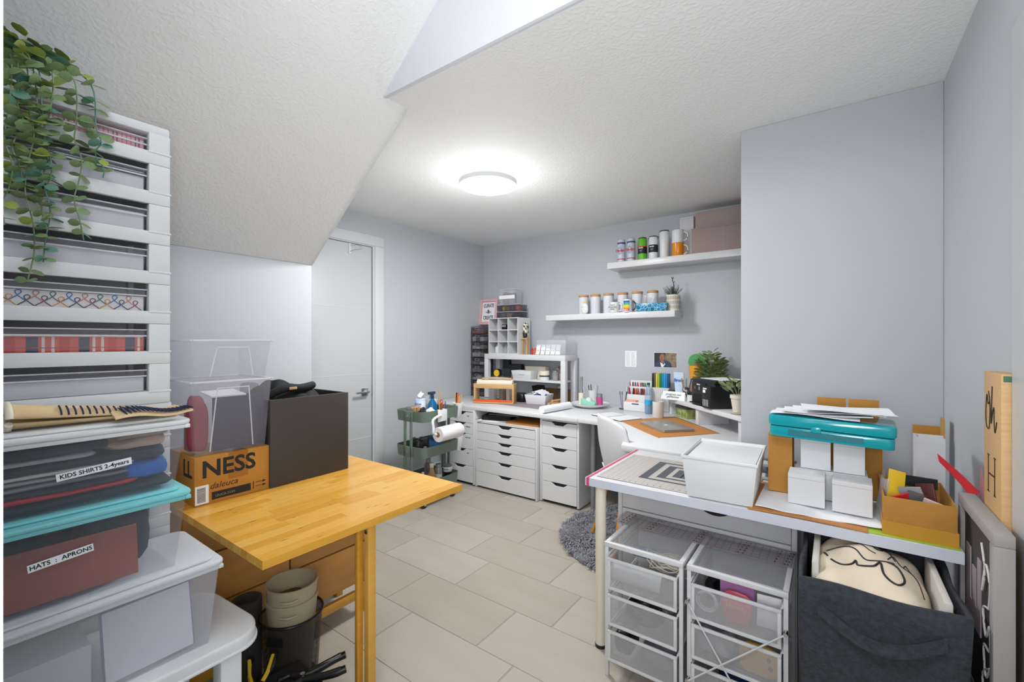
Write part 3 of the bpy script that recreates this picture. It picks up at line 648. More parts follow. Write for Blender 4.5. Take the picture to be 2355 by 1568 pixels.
for i in range(4): one('notebook', MB().box(-.06, .06, -.08, .08, 0, .012), [M_white2, mat('slate_cover', '#5a6478', .5), M_white, M_grey][i], ['lowest notebook behind the storage box', 'slate notebook behind the storage box', 'white notebook behind the storage box', 'grey notebook topmost behind the storage box'][i], 'notebook', (-.2+.003*i, 2.26, .742+.028*i), (0, 0, .04*i), bev=.001, group='notebooks behind the white storage box')

# ---------------------------------------------------------------- butcher block table
wood = mat('table_wood', '#d39a36', .3, c2='#deac52', vscale=6, vary=.6, stretch=(9, .8, 9), spec=.5)
gt = thing('gateleg_table', 'yellow birch drop leaf table with drawers in its base', 'table', (-1.57, .972, 0))
# planks of the leaf and centre as parts
wm = [mat('plank_%d' % i, a, .3, c2=b, vscale=5, vary=.7, stretch=(14, 1.3, 14)) for i, (a, b) in enumerate((('#cf9530','#dba746'), ('#d69e3c','#e2b258'), ('#c98e2b','#d8a242'), ('#d8a446','#e0b45e')))]
rw = random.Random(11); x = -.575; xi = 0
while x < .3159:
    w_ = .0436 if abs(x+.575) < .2 else .0448
    if -.326 < x < -.31: x = -.311
    x1 = min(x+w_, .316)
    if x < -.32 and x1 > -.315: x1 = -.314
    y = -.4; first = True
    while y < .3999:
        l = rw.uniform(.15, .42); y1 = min(y+l, .4)
        if .4-y1 < .09: y1 = .4
        obj('plank', MB().box(x+.0002, x1-.0002, y+.0002, y1-.0002, .715, .74), wm[rw.randrange(4)], gt, bev=.0005, seg=1); y = y1
    x = x1
    if x >= .3159: break
obj('leaf_hidden', MB().box(-.585, -.578, -.4, .4, .12, .712), wm[0], gt, bev=.002)
# drawer carcass
obj('carcass', MB().box(-.575, -.565, -.39, .39, .15, .71).box(-.34, -.33, -.39, .39, .15, .71).box(-.565, -.34, -.39, -.375, .15, .71).box(-.565, -.34, .375, .39, .15, .71).box(-.565, -.34, -.375, .375, .15, .16), mat('birch_carcass', '#c08a45', .5), gt)  # carcass in one even brown birch tone
for k, (z0, z1) in enumerate(((.155, .345), (.352, .54), (.547, .708))):
    for (ya, yb) in ((-.385, -.004), (.004, .385)):
        dd_ = obj('drawer', MB().box(-.33, -.312, ya, yb, z0, z1), mat('birch_side', '#c48f4a', .45, c2='#b98341', vscale=5, stretch=(1, 1, 8)), gt, bev=.0015)
obj('base_rail', MB().box(-.335, -.31, -.39, .39, .075, .115), wm[2], gt, bev=.003)
for y_ in (-.375, .375):
    for x_ in (-.545, -.33): obj('leg', MB().box(x_-.018, x_+.018, y_-.018, y_+.018, 0, .15), wm[2], gt, bev=.003)
# swung gate leg
g = .25
obj('gate_leg', MB().box(.222, .248, -.012, .02, 0, .712), wm[1], gt, bev=.003)
obj('gate_leg', MB().box(.192, .21, -.03, -.006, .0, .712), wm[2], gt, bev=.003)
for z_ in ((.66, .705),): obj('gate_rail', MB().ext([(-.31, .15), (.2, -.005), (.2, .012), (-.31, .17)], *z_), wm[3], gt, bev=.002)
obj('bolt', MB().lathe([(.008, -.016), (.007, -.012)], .238, 0, .665, 14, 'y'), M_chrome, gt)
obj('knot_marks', MB().add([], []) .box(.0, .0002, .0, .0002, .7401, .7402), wm[2], gt)
km = MB(); rk = random.Random(4)
for i in range(26):
    x0 = rk.uniform(-.25, .3); y0 = rk.uniform(-.38, .36); l = rk.uniform(.01, .045)
    km.add([(x0, y0, .7402), (x0+.0018, y0+l/2, .7402), (x0, y0+l, .7402), (x0-.0015, y0+l/2, .7402)], [(0, 1, 2, 3)])
bpy.data.objects.remove(bpy.data.objects['knot_marks'])
obj('grain_marks', km, mat('knot', '#6a3f14', .6), gt)['kind'] = 'stuff'

# dark cube box with clothes
db = thing('dark_box', 'black brown open square box standing on the birch table', 'box', (-2.02, 1.05, .7405), 0)
mb_ = mat('black_brown', '#3f3a37', .6, bump=.08, bscale=60, stretch=(1, 1, .1))
obj('front_panel', MB().box(.157, .175, -.178, .178, 0, .357), mb_, db, bev=.001)
obj('side_panel', MB().box(-.175, .157, -.178, -.162, 0, .357), M_blackm, db, bev=.001); obj('side_panel', MB().box(-.175, .157, .162, .178, 0, .357), M_blackm, db, bev=.001)
obj('back_panel', MB().box(-.175, -.159, -.162, .162, 0, .357), M_blackm, db); obj('base_panel', MB().box(-.159, .157, -.162, .162, 0, .016), M_blackm, db)
blk = mat('black_cloth', '#101114', .8, bump=.2, bscale=60)
g = thing('black_garment', 'black jacket heaped in the top of the dark box', 'jacket', (-2.03, 1.03, 1.008))
def jacketfn(u, v):
    x = -.15+.29*u; y = -.165+.32*v; e = (sin(pi*u)*sin(pi*v))**.45
    r = abs(sin(5.2*u+3.1*v+.6*sin(6*v)))*.030 + abs(sin(7.5*v-4.0*u+1.1))*.022 + abs(sin(13*u+9*v))*.008
    return (x+.012*sin(11*v), y+.012*sin(13*u), .03+e*(.055+r)+.035*math.exp(-((u-.35)**2+(v-.3)**2)*14))
obj('cloth', MB().sheet(jacketfn, 44, 44, .006), blk, g, ang=60)
obj('wood_toggle', MB().box(.10, .118, -.045, -.01, .118, .13), M_pine, g, bev=.003)
obj('sleeve', MB().tube(smooth([(.09, -.12, .1), (.1, -.05, .125), (.08, .03, .12), (.05, .1, .125)]), [.017]*19, 10), blk, g, ang=80)
# cardboard box
nb = thing('printed_carton', 'yellow brown shipping carton printed NESS under the clear bins', 'box', (-1.98, .742, .7405))
obj('carton', MB().box(-.125, .125, -.13, .13, 0, .175), mat('carton_yellow', '#bb8334', .75, c2='#b27a2d', vscale=12), nb, bev=.0015)
text('NESS', .085, nb, (.1256, -.015, .125), 'E', bold=.025, wx=1.0)
text('LL', .085, nb, (.06, -.1306, .125), 'S', bold=.02)
text('daleuca', .032, nb, (.1256, -.035, .062), 'E', mat('brown_ink', '#3f2d16', .6), shear=.3)
obj('print_band', MB().box(.125, .1254, -.075, .06, .012, .04), M_ink, nb); text('LEUCA.COM', .012, nb, (.1258, -.03, .024), 'E', mat('band_ink', '#9a8a60', .6))
obj('packing_tape', MB().box(.125, .1256, -.02, .05, .075, .1755).box(-.125, .126, -.02, .05, .175, .1757), mat('brown_tape', '#a06c2c', .25), nb)
sl = obj('barcode_label', MB().box(.1254, .1258, -.128, -.085, .005, .072), M_paper, nb)
bc = MB(); rb = random.Random(2); z = .012
while z < .062: h_ = rb.uniform(.0006, .002); bc.box(.1258, .1261, -.122, -.095, z, z+h_); z += h_+rb.uniform(.0008, .0018)
obj('barcode', bc, M_ink, sl)
ar = MB().box(.1254, .1258, .068, .071, .015, .045)
for z in (.022, .037): ar.box(.1254, .1258, .078, .108, z, z+.002); ar.ext([(.105, z-.004), (.118, z+.001), (.105, z+.006)], .1254, .1258, 'x')
obj('arrow_print', ar, M_ink, nb)
# clear bins above
def clear_bin(z0, z1, label, sc=1.0, m=M_clear):
    t = thing('clear_bin', label, 'bin', (-2.0, .742, z0), 0, 'clear plastic bins stacked on the carton')
    hx, hy = .145*sc, .14*sc
    obj('body', MB().shell(-hx, hx, -hy, hy, 0, z1-z0, .0015, .018), m, t, bev=.004)
    obj('rim', MB().frame(-hx-.008, hx+.008, -hy-.006, hy+.006, .01, z1-z0-.008, z1-z0, 'z'), M_clearrim, t, bev=.003)
    rb_ = MB()
    for s in (-1, 1): rb_.tube([(hx-.004, s*.055, z1-z0-.03), (hx-.016, s*.075, .01)], .0025, 6)
    rb_.tube([(hx-.003, -.055, z1-z0-.03), (hx-.003, .055, z1-z0-.03)], .0025, 6)
    obj('rib', rb_, M_clearrim, t)
    return t
clear_bin(.918, 1.192, 'lower clear bin with dark cloth and bottles inside')
clear_bin(1.196, 1.345, 'upper empty clear bin next to the white tower', 1.0)
one('navy_folder', MB().box(-.004, .004, -.075, .11, 0, .2), mat('navy_board', '#1b2c4c', .7), 'navy board standing inside the lower clear bin', 'board', (-1.885, .755, .925), bev=.001)
one('red_fabric_roll', MB().pad(0, 0, 0, .19, .06, .06, .016, .6, seed=4, nu=24, nv=20), mat('wine', '#8a3240', .7), 'wine red bundle at the left in the lower clear bin', 'cloth', (-1.92, .645, .925))
one('brown_pouch', MB().box(-.03, .03, -.004, .004, 0, .17), M_terra, 'brown paper pouch at the far left in the lower clear bin', 'pouch', (-1.97, .63, .925))
one('glass_ornament', MB().pad(0, 0, 0, .05, .06, .07, .001, .9), M_smoke, 'round smoky ornament at the top of the lower clear bin', 'ornament', (-1.93, .83, 1.12))
one('paper_bundle', MB().box(-.06, .06, -.06, .06, 0, .006), M_paper, 'white paper on top inside the lower clear bin', 'paper', (-1.95, .74, 1.13), (0, .1, 0))

# ---------------------------------------------------------------- stack of lidded bins on white plastic table, left foreground
pt = thing('plastic_side_table', 'white plastic table with rounded end carrying the stacked bins', 'table', (-1.47, .25, 0))
out = [(.19, -.35), (.19, .275)] + [(.19-.09+.09*cos(a)+0, .275+.07*sin(a)) for a in [pi/2*i/10 for i in range(1, 11)]] + [(-.1, .33), (-.15, .30), (-.165, .25), (-.165, -.35)]
obj('table_top', MB().ext(out, .505, .546), M_plast, pt, bev=.008, seg=3)
obj('rim_lip', MB().ext([(x*1.02, y*1.012) for x, y in out], .508, .516), M_plast, pt, bev=.003)
for x, y in ((.155, .26), (.155, -.28), (-.155, .24), (-.155, -.28)):
    obj('leg', MB().ext([(x-.026, y-.026), (x+.026, y-.026), (x+.026, y+.026), (x-.026, y+.026)], 0, .505), M_plast, pt, bev=.005)
def lid_bin(x1, y1, z0, z1, lidm, label, bodym=M_clear2, W_=.30, L_=.44, tap=.018):
    # x1,y1: right-front lid corner; z1: lid top
    t = thing('lidded_bin', label, 'bin', (x1-W_/2, y1-L_/2, z0))
    h_ = z1-z0
    obj('body', MB().shell(-W_/2+.012, W_/2-.012, -L_/2+.012, L_/2-.012, 0, h_-.02, .0015, tap), bodym, t, bev=.006)
    obj('rim', MB().frame(-W_/2+.004, W_/2-.004, -L_/2+.004, L_/2-.004, .012, h_-.03, h_-.02, 'z'), lidm if lidm is not M_clearrim else M_clearrim, t, bev=.002)
    obj('lid', MB().ext(rrect(W_/2, L_/2, .025), h_-.02, h_-.008), lidm, t, bev=.004)
    obj('lid_panel', MB().ext(rrect(W_/2-.02, L_/2-.02, .02), h_-.008, h_), lidm, t, bev=.004)
    return t
M_teall = mat('aqua_lid', '#7cc9cf', .35)
M_cloudlid = mat('cloud_lid', '#dfe3e8', .3, trans=.25)
b3 = lid_bin(-1.297, .50, .5465, .772, M_cloudlid, 'cloudy clear bin with white card, lowest in the left stack', M_clear2, .31, .46)
b2 = lid_bin(-1.312, .432, .7725, .971, M_teall, 'aqua lidded bin taped HATS and APRONS, middle of the stack', mat('frosted_bin', '#dfe2e6', .2, trans=.94))
b1 = lid_bin(-1.315, .431, .9715, 1.150, M_plast, 'white lidded bin of folded shirts, top of the left stack', mat('frosted_bin', '#dfe2e6', .2, trans=.94))
def tape_label(parent, loc, w, h_, txt, rx, size):
    e = obj('tape_label', MB().box(-.0002, .0004, -w/2, w/2, -h_/2, h_/2), M_paper, parent, loc, (rx, 0, 0))
    text(txt, size, e, (.0008, 0, 0), 'E', bold=.015)
tape_label(b1, (.1345, .04, .082), .125, .016, 'KIDS SHIRTS 2-4years', .09, .0125)
tape_label(b2, (.1345, -.015, .105), .10, .016, 'HATS  :  APRONS', .1, .0125)
cloths = [  # inside the top bin: z0,z1,depth, y-centre, y-width, colour, label
    ('#1f2534', .9765, 1.000, .19, .33, 'dark cloth at the very bottom of the shirts bin'),
    ('#b8232e', .999, 1.011, .165, .24, 'red folded shirt in the white lidded bin'),
    ('#2b3142', 1.010, 1.026, .15, .24, 'navy folded shirt just above the red one'),
    ('#7f8086', 1.025, 1.039, .15, .25, 'mid grey folded shirt in the white lidded bin'),
    ('#9d9ea3', 1.038, 1.050, .15, .25, 'light grey folded shirt in the white lidded bin'),
    ('#d2d1cc', 1.049, 1.058, .15, .26, 'off white folded shirt in the middle of the shirts bin'),
    ('#28303f', 1.057, 1.078, .18, .31, 'dark navy folded shirt behind the tape label'),
    ('#c3c6cc', 1.077, 1.088, .12, .18, 'pale grey folded shirt in the upper left of the bin'),
    ('#2e3342', 1.087, 1.118, .12, .22, 'charcoal folded shirt on top at the left of the bin')]
for i, (c_, z0, z1, yc, wy, l) in enumerate(cloths):
    one('folded_shirt', MB().pad(0, 0, 0, z1-z0, .225, wy, .003, .2, seed=i), mat('shirt_%d' % i, c_, .95, bump=.2, bscale=90), l, 'shirt', (-1.46, yc+.05, z0), group='folded shirts in the top bin')
one('folded_shirt', MB().pad(0, 0, 0, .045, .2, .10, .006, .5, seed=21), mat('shirt_blue', '#1a5ba8', .95, bump=.2, bscale=90), 'bright blue folded shirt at the right of the bin', 'shirt', (-1.45, .35, 1.002), group='folded shirts in the top bin')
one('folded_shirt', MB().pad(0, 0, 0, .035, .2, .13, .006, .5, seed=22), mat('shirt_navy2', '#27364a', .95, bump=.2, bscale=90), 'navy folded shirt above the bright blue one', 'shirt', (-1.46, .335, 1.045), group='folded shirts in the top bin')
one('folded_shirt', MB().pad(0, 0, 0, .022, .2, .12, .008, .5, seed=23), mat('shirt_beige', '#b39c8c', .95, bump=.3, bscale=60), 'beige pink folded shirt, lower of two at the upper right', 'shirt', (-1.45, .335, 1.079), group='folded shirts in the top bin')
one('folded_shirt', MB().pad(0, 0, 0, .022, .2, .13, .009, .5, seed=24), mat('shirt_taupe', '#9d8e80', .95, bump=.3, bscale=60), 'taupe folded shirt, topmost at the upper right of the bin', 'shirt', (-1.46, .34, 1.1), group='folded shirts in the top bin')
# aprons bin contents
one('apron_packet', MB().box(-.003, .003, -.17, .115, 0, .115), M_terra, 'reddish brown packet behind the HATS and APRONS label', 'packet', (-1.349, .215, .785), (radians(0), radians(-8), 0), bev=.001)
one('cloth_hat', MB().pad(0, 0, 0, .16, .2, .16, .01, .8, seed=31), M_navy, 'navy cap at the right inside the aqua lidded bin', 'cap', (-1.47, .3, .783))
one('cloth_hat', MB().pad(0, 0, 0, .14, .2, .2, .01, .8, seed=32), M_navy, 'dark cloth cap at the left inside the aqua lidded bin', 'cap', (-1.48, .12, .783))
one('green_apron', MB().pad(0, 0, 0, .03, .16, .14, .006, .7, seed=33), mat('dark_teal', '#1f5a50', .8), 'dark green cloth on top inside the aqua lidded bin', 'cloth', (-1.45, .2, .915))
# lowest bin contents
one('white_card', MB().box(-.002, .002, -.075, .095, 0, .155), mat('card_lilac', '#d9dce8', .5), 'blank white card with navy edge in the lowest bin', 'card', (-1.34, .345, .555), (radians(1), radians(-10), 0))
one('card_edge', MB().box(-.002, .002, -.079, .099, -.003, .158), mat('navy_edge', '#3f4a73', .5), 'navy backing board behind the white card', 'board', (-1.3445, .345, .555), (radians(1), radians(-10), 0))
one('paper_ream', MB().box(-.1, .1, -.1, .1, 0, .1), M_white2, 'white block of paper at the left in the lowest bin', 'paper', (-1.46, .15, .553), bev=.004)
# rolled cotton print on the top bin
rb_ = thing('rolled_tea_towel', 'rolled cream cotton sheet with navy ray print on top bin', 'cloth', (-1.44, .2, 1.1505))
cot = mat('cream_cotton', '#dcc39a', .9, c2='#d2b688', vscale=20)
prof = []
def rollfn(u, v):
    y = -.075+.25*u; r = .024*(1-.55*u)+.003; tw = v*2*pi*.93
    x = .04+r*1.7*cos(tw)*(1+.8*u); z = r*(1-.3*u)*(1+sin(tw))+.002
    return (x, y, z)
m_ = MB(); nu, nv = 24, 26; vs = [rollfn(i/nu, j/nv) for j in range(nv+1) for i in range(nu+1)]
m_.add(vs, [(j*(nu+1)+i, j*(nu+1)+i+1, (j+1)*(nu+1)+i+1, (j+1)*(nu+1)+i) for j in range(nv) for i in range(nu)])
o = obj('cloth', m_, cot, rb_, ang=80); s_ = o.modifiers.new('thick', 'SOLIDIFY'); s_.thickness = .004
obj('rolled_hem', MB().tube([rollfn(0, v/20) for v in range(21)], .0065, 8), M_cream, rb_, ang=80)
obj('loose_corner', MB().sheet(lambda u, v: (.0+.13*v, .08+.15*u, .014+.012*sin(pi*v)*(1-u)+.004*sin(7*u)), 16, 10, .004), cot, rb_, ang=80)
st = MB()
for i in range(17):
    u = .02+.95*i/16; y = .09+.13*i/16
    a = [(.0+.13*v, y+.012*v, .0185+.012*sin(pi*v)*(1-u)+.004*sin(7*u)) for v in (.55, .7, .85, .97)]
    st.tube(a, [.001, .0025, .0025, .001], 5)
for i in range(12):
    u = .3+.55*i/12; st.tube([tuple(Vector(rollfn(u, vv))+Vector((.001, 0, .0035))) for vv in (.02, .08, .14, .2)], .0018, 5)
obj('ray_print', st, mat('navy_ink', '#232b4d', .8), rb_)

# ---------------------------------------------------------------- tall white drawer tower at left
tw = thing('drawer_tower', 'tall white plastic tower of clear drawers full of patterned paper', 'drawers', (-1.65, .28, 0))
TY0, TY1 = -.23, .20; pitch = .1195; ztop = 1.988
def plaid(name, base, cs, sc):
    m = mat(name, base, .5); N = m.node_tree.nodes; L = m.node_tree.links; b = N['Principled BSDF']
    sp = N.new('ShaderNodeSeparateXYZ'); L.new(N['Texture Coordinate'].outputs['Object'], sp.inputs[0])
    prev = None
    for k, (c_, ax, per, lo, hi) in enumerate(cs):
        mu = N.new('ShaderNodeMath'); mu.operation = 'WRAP'; mu.inputs[1].default_value = per; mu.inputs[2].default_value = 0; L.new(sp.outputs[ax], mu.inputs[0])
        g1 = N.new('ShaderNodeMath'); g1.operation = 'GREATER_THAN'; g1.inputs[1].default_value = lo; L.new(mu.outputs[0], g1.inputs[0])
        g2 = N.new('ShaderNodeMath'); g2.operation = 'LESS_THAN'; g2.inputs[1].default_value = hi; L.new(mu.outputs[0], g2.inputs[0])
        g3 = N.new('ShaderNodeMath'); g3.operation = 'MULTIPLY'; L.new(g1.outputs[0], g3.inputs[0]); L.new(g2.outputs[0], g3.inputs[1])
        mx = N.new('ShaderNodeMixRGB'); L.new(g3.outputs[0], mx.inputs[0]); mx.inputs[2].default_value = lin(c_)
        if prev is None: mx.inputs[1].default_value = lin(base)
        else: L.new(prev, mx.inputs[1])
        prev = mx.outputs[0]
    L.new(prev, b.inputs['Base Color']); return m
M_plaidpink = plaid('pink_plaid', '#d9828c', [('#e9c4c6', 2, .012, 0, .004), ('#b34a55', 1, .01, 0, .002), ('#4a3a40', 1, .05, .02, .023), ('#4a3a40', 1, .05, .028, .031)], 1)
M_plaidred = plaid('red_plaid', '#d4563a', [('#c9342a', 1, .098, .06, .08), ('#e8d5c6', 1, .098, .028, .034), ('#e8d5c6', 1, .098, .046, .052), ('#2f3347', 1, .098, 0, .022), ('#e5cfc0', 2, .05, 0, .006), ('#a63a2c', 2, .05, .02, .022)], 1)
for k in range(15):
    zt = ztop - k*pitch
    if k >= 7: zt -= .016
    zb = max(zt-pitch, 0.002)
    if zt < .1: break
    if k == 0: obj('top_cover', MB().box(-.33, .0, TY0, TY1, zt-.028, zt), M_plast, tw, bev=.006)
    if k == 7: obj('unit_top', MB().box(-.33, .004, TY0-.004, TY1+.004, zt-.034, zt+.016), M_plast, tw, bev=.004)
    # frame of one tier: bottom rail, corner posts
    dz = .03 if k == 0 else (.034 if k == 7 else .004)
    fr = MB().box(-.012, .004, TY0, TY1, zb, zb+.038)
    fr.box(-.03, .003, TY1-.052, TY1, zb+.038, zt-dz+.004); fr.box(-.03, .003, TY0, TY0+.052, zb+.038, zt-dz+.004)
    fr.box(-.33, -.30, TY1-.03, TY1, zb, zt-dz+.004).box(-.33, -.30, TY0, TY0+.03, zb, zt-dz+.004)
    fr.box(-.30, -.03, TY1-.012, TY1, zb, zb+.038).box(-.30, -.03, TY0, TY0+.012, zb, zb+.038)
    fr.box(-.006, .0065, TY1-.054, TY1+.0025, zb+.033, zb+.0395)
    obj('tier_frame', fr, M_plast, tw, bev=.0025)
    obj('tier_deck', MB().box(-.33, -.03, TY0+.02, TY1-.02, zb+.036, zb+.0385), M_plast, tw)
    dw = obj('drawer', MB().shell(-.29, -.014, TY0+.056, TY1-.056, zb+.042, zt-dz-.012, .0018, .002), M_clear, tw)
    obj('drawer_lip', MB().box(-.014, -.010, TY0+.054, TY1-.054, zt-dz-.034, zt-dz-.030).box(-.016, -.006, TY0+.054, TY1-.054, zt-dz-.016, zt-dz-.013), M_clearrim, dw)
    if k < 7 or k == 7:
        pm = [M_plaidpink, M_white2, M_white2, M_white2, None, M_plaidred, M_white2, mat('grey_sheet', '#8b8f98', .5)][k]
        hh = (.034, .036, .05, .045, .04, .044, .04, .05)[k]
        if k == 4: pm = mat('ribbon_paper', '#e8e6e2', .6)
        st_ = obj('paper_stack', MB().box(-.28, -.018, TY0+.06, TY1-.06, zb+.0386, zb+.040+hh), pm, tw)
        if k == 1:
            for q in range(3): obj('foil_sheet', MB().box(-.28, -.017, TY0+.06, TY1-.06, zb+.076+q*.007, zb+.079+q*.007), mat('foil', '#9fb0b8', .2, .6), tw)
        if k == 4:
            rr = random.Random(9); cols = [mat('rib_%d' % q, c_, .6) for q, c_ in enumerate(('#7a3f78', '#2f7a62', '#e0a040', '#2b6fb3', '#3a3d5c', '#c98a7a'))]
            y = TY0+.07; q = 0
            while y < TY1-.07:
                zc = zb+.052+.012*(q % 2); a = rr.uniform(-.5, .5); s2 = .012
                loop = [(0, y-s2*cos(a)-.004, zc-s2), (0, y, zc), (0, y+.008, zc+s2*.9), (0, y+.002, zc+s2*1.25), (0, y-.003, zc+s2*.8), (0, y+.002, zc), (0, y+s2*cos(a)+.004, zc-s2)]
                obj('ribbon_print', MB().tube([(-.0172, p[1], p[2]) for p in smooth(loop, 3)], .0013, 5), cols[q % 6], st_); y += .0155; q += 1
obj('back_panel', MB().box(-.335, -.331, TY0+.01, TY1-.01, .02, ztop-.01), M_plast, tw)
for sy in (TY0+.014, TY1-.016): obj('side_panel', MB().box(-.30, -.03, sy, sy+.003, .04, ztop-.03), M_plast, tw)
# side panel of last tier, and trailing plant on top
pot = thing('trailing_eucalyptus', 'trailing artificial eucalyptus in a dark pot on top of the tower', 'plant', (-1.74, .11, ztop))
obj('pot', MB().lathe([(.035, 0.001), (.048, .07), (.048, .075), (.043, .075), (.04, .05)]), M_black, pot, ang=50)
leafm = MB(); n = 9
lv = [(0, 0, 0)]; 
for j in range(1, 5):
    r = .45*sin(pi*j/5.0)**.45; yy = j/5
    lv += [(-r, yy, .06), (0, yy, 0), (r, yy, .06)]
lv.append((0, 1, .02)); lf = [(0, 2, 1), (0, 3, 2)]
for j in range(3):
    a = 1+3*j; lf += [(a, a+1, a+4, a+3), (a+1, a+2, a+5, a+4)]
lf += [(10, 11, 13), (11, 12, 13)]
leafm.add([(x, y, z) for x, y, z in lv], lf)
lo = [obj('leaf', leafm, m, pot, (0, 0, 0)) for m in (M_leaf, M_leaf2, M_leaf3)]
leaf_first = [True]*3; rp = random.Random(5)
def put_leaf(k, p, size, rot):
    if leaf_first[k]: o = lo[k]; leaf_first[k] = False
    else: o = lo[k].copy(); COL.objects.link(o)
    o.location = p; o.scale = (size, size, size); o.rotation_euler = rot
# vines: local coordinates; tower face at x=+.09
vines = [(.07, 1.49-ztop, 0), (.09, 1.54-ztop, 2), (.045, 1.62-ztop, 1), (.115, 1.62-ztop, 0), (.155, 1.61-ztop, 0), (.19, 1.79-ztop, 2), (.055, 1.70-ztop, 1), (.08, 1.75-ztop, 0)]
for i, (yv, zend, k) in enumerate(vines):
    sw = rp.uniform(-.01, .01)
    pts = smooth([(0, yv*.2, .06), (.05, yv*.7, .10+rp.uniform(-.02, .03)), (.10, yv, .05), (.115, yv+sw, -.06)] + [(.112+.006*sin(q*2+i), yv+sw*(1+q*.3)+.008*sin(q*1.7+i), -.06+(zend+.06)*q/6) for q in range(1, 7)], 5)
    obj('vine', MB().tube(pts, [.0016]*len(pts), 5), M_leaf3 if k == 2 else M_leaf, pot)
    L_ = 0
    for a, b in zip(pts, pts[1:]):
        L_ += (Vector(b)-Vector(a)).length
        if L_ > .024:
            L_ = 0; t_ = pts.index(b)/len(pts)
            for sgn in (-1, 1):
                sz = .036*(1-.3*t_)*rp.uniform(.8, 1.15)
                ang_ = (pi/2 if sgn > 0 else -pi/2)*rp.uniform(.5, 1.2)
                put_leaf(rp.choice([k, 0, 0]) if rp.random() < .8 else rp.randrange(3), b, sz, (rp.uniform(-.5, .3), rp.uniform(-.5, .5)+.6, -pi/2+ang_+rp.uniform(-.3, .3)))
for i in range(80):
    a = rp.uniform(0, 2*pi); r = rp.uniform(.01, .085); p = (.03+r*cos(a), .05+r*sin(a)*1.3, .08+rp.uniform(-.01, .075)*(1-r*5))
    put_leaf(rp.choice((0, 0, 1, 1, 2)), p, rp.uniform(.03, .042), (rp.uniform(-.6, .6), rp.uniform(-.6, .6), rp.uniform(0, 6.28)))

# ---------------------------------------------------------------- under the birch table: waste bin with buckets, tools
wbk = thing('mesh_waste_bin', 'round black wire mesh waste bin under the birch table', 'bin', (-1.68, .875, 0))
obj('mesh_wall', MB().lathe([(.088, .012), (.108, .30), (.107, .30), (.087, .013)], n=40), M_meshb, wbk)
obj('rim', MB().tube([(.109*cos(a*pi/20), .109*sin(a*pi/20), .302) for a in range(40)], .005, 8, closed=True), M_black, wbk)
obj('base', MB().cyl(0, 0, 0, .045, .092, .094, n=40), M_black, wbk)
obj('name_plate', MB().box(.1035, .1055, -.03, .03, .235, .265), M_black, wbk, rot=(0, 0, radians(-60)))
bkm = mat('beige_plastic', '#b3a78c', .5)
for i, z in enumerate((.07, .125)):
    t = thing('beige_bucket', ['lower beige plastic bucket nested in the mesh waste bin', 'upper beige plastic bucket with brown scraps, in the mesh waste bin'][i], 'bucket', (-1.68, .875, z), 0, 'nested beige buckets')
    obj('body', MB().lathe([(.068, 0), (.09, .29), (.093, .29), (.093, .296), (.087, .296), (.064, .006), (.001, .006)], n=40), bkm, t, ang=50)
    for s in (1, -1): obj('handle', MB().tube([(s*(.09+.012*sin(pi*q/8)), .03-.06*q/8, .262) for q in range(9)], .004, 6), bkm, t, rot=(0, 0, radians(-35)))
one('brown_scraps', MB().pad(0, 0, 0, .012, .13, .13, .003, 1), mat('scrap_brown', '#6e4e33', .8), 'brown paper scraps in the bottom of the upper bucket', 'scraps', (-1.68, .875, .35))
tc_ = thing('tool_case', 'flat black case on the floor beneath the birch table', 'case', (-1.42, .70, 0), radians(-3))
obj('shell', MB().box(-.14, .14, -.13, .13, 0, .2), M_blackm, tc_, bev=.012, seg=3)
obj('case_handle', MB().tube([(.14, -.05, .12), (.165, -.05, .12), (.165, .05, .12), (.14, .05, .12)], .007, 8), M_black, tc_)
for i, (x, y, rz, l) in enumerate(((-1.50, .665, 2.6, 'black and yellow spring clamp pointing to the white table'), (-1.43, .78, 1.0, 'black spring clamp lying behind the yellow striped one'))):
    t = thing('spring_clamp', l, 'clamp', (x, y, .216), rz, 'clamps on the black case')
    for s in (-1, 1):
        h_ = obj('handle', MB().tube(smooth([(0, s*.006, 0), (.05, s*.02, .004), (.10, s*.035, .012), (.135, s*.036, .02)]), [.012]*19, 8), M_black, t, ang=70)
        obj('grip_insert', MB().tube(smooth([(.02, s*.014, .008), (.06, s*.026, .012), (.12, s*.036, .024)]), [.007]*13, 6), M_yellow if i == 0 else M_black, h_)
        obj('jaw', MB().tube(smooth([(0, s*.006, 0), (-.04, s*.026, 0), (-.075, s*.012, 0)]), [.011, .011, .01, .01, .01, .01, .009, .009, .009, .008, .008, .008, .008], 8), M_black, t, ang=70)
    obj('pivot', MB().cyl(0, 0, -.014, .016, .008, n=14), M_chrome, t)
one('rolled_mat', MB().lathe([(.05, 0), (.05, .36), (.04, .36), (.04, .33)], n=28), mat('dark_mat', '#4a4846', .9, bump=.2), 'dark rolled mat standing behind the white plastic table', 'mat', (-1.80, .765, 0), ang=50)

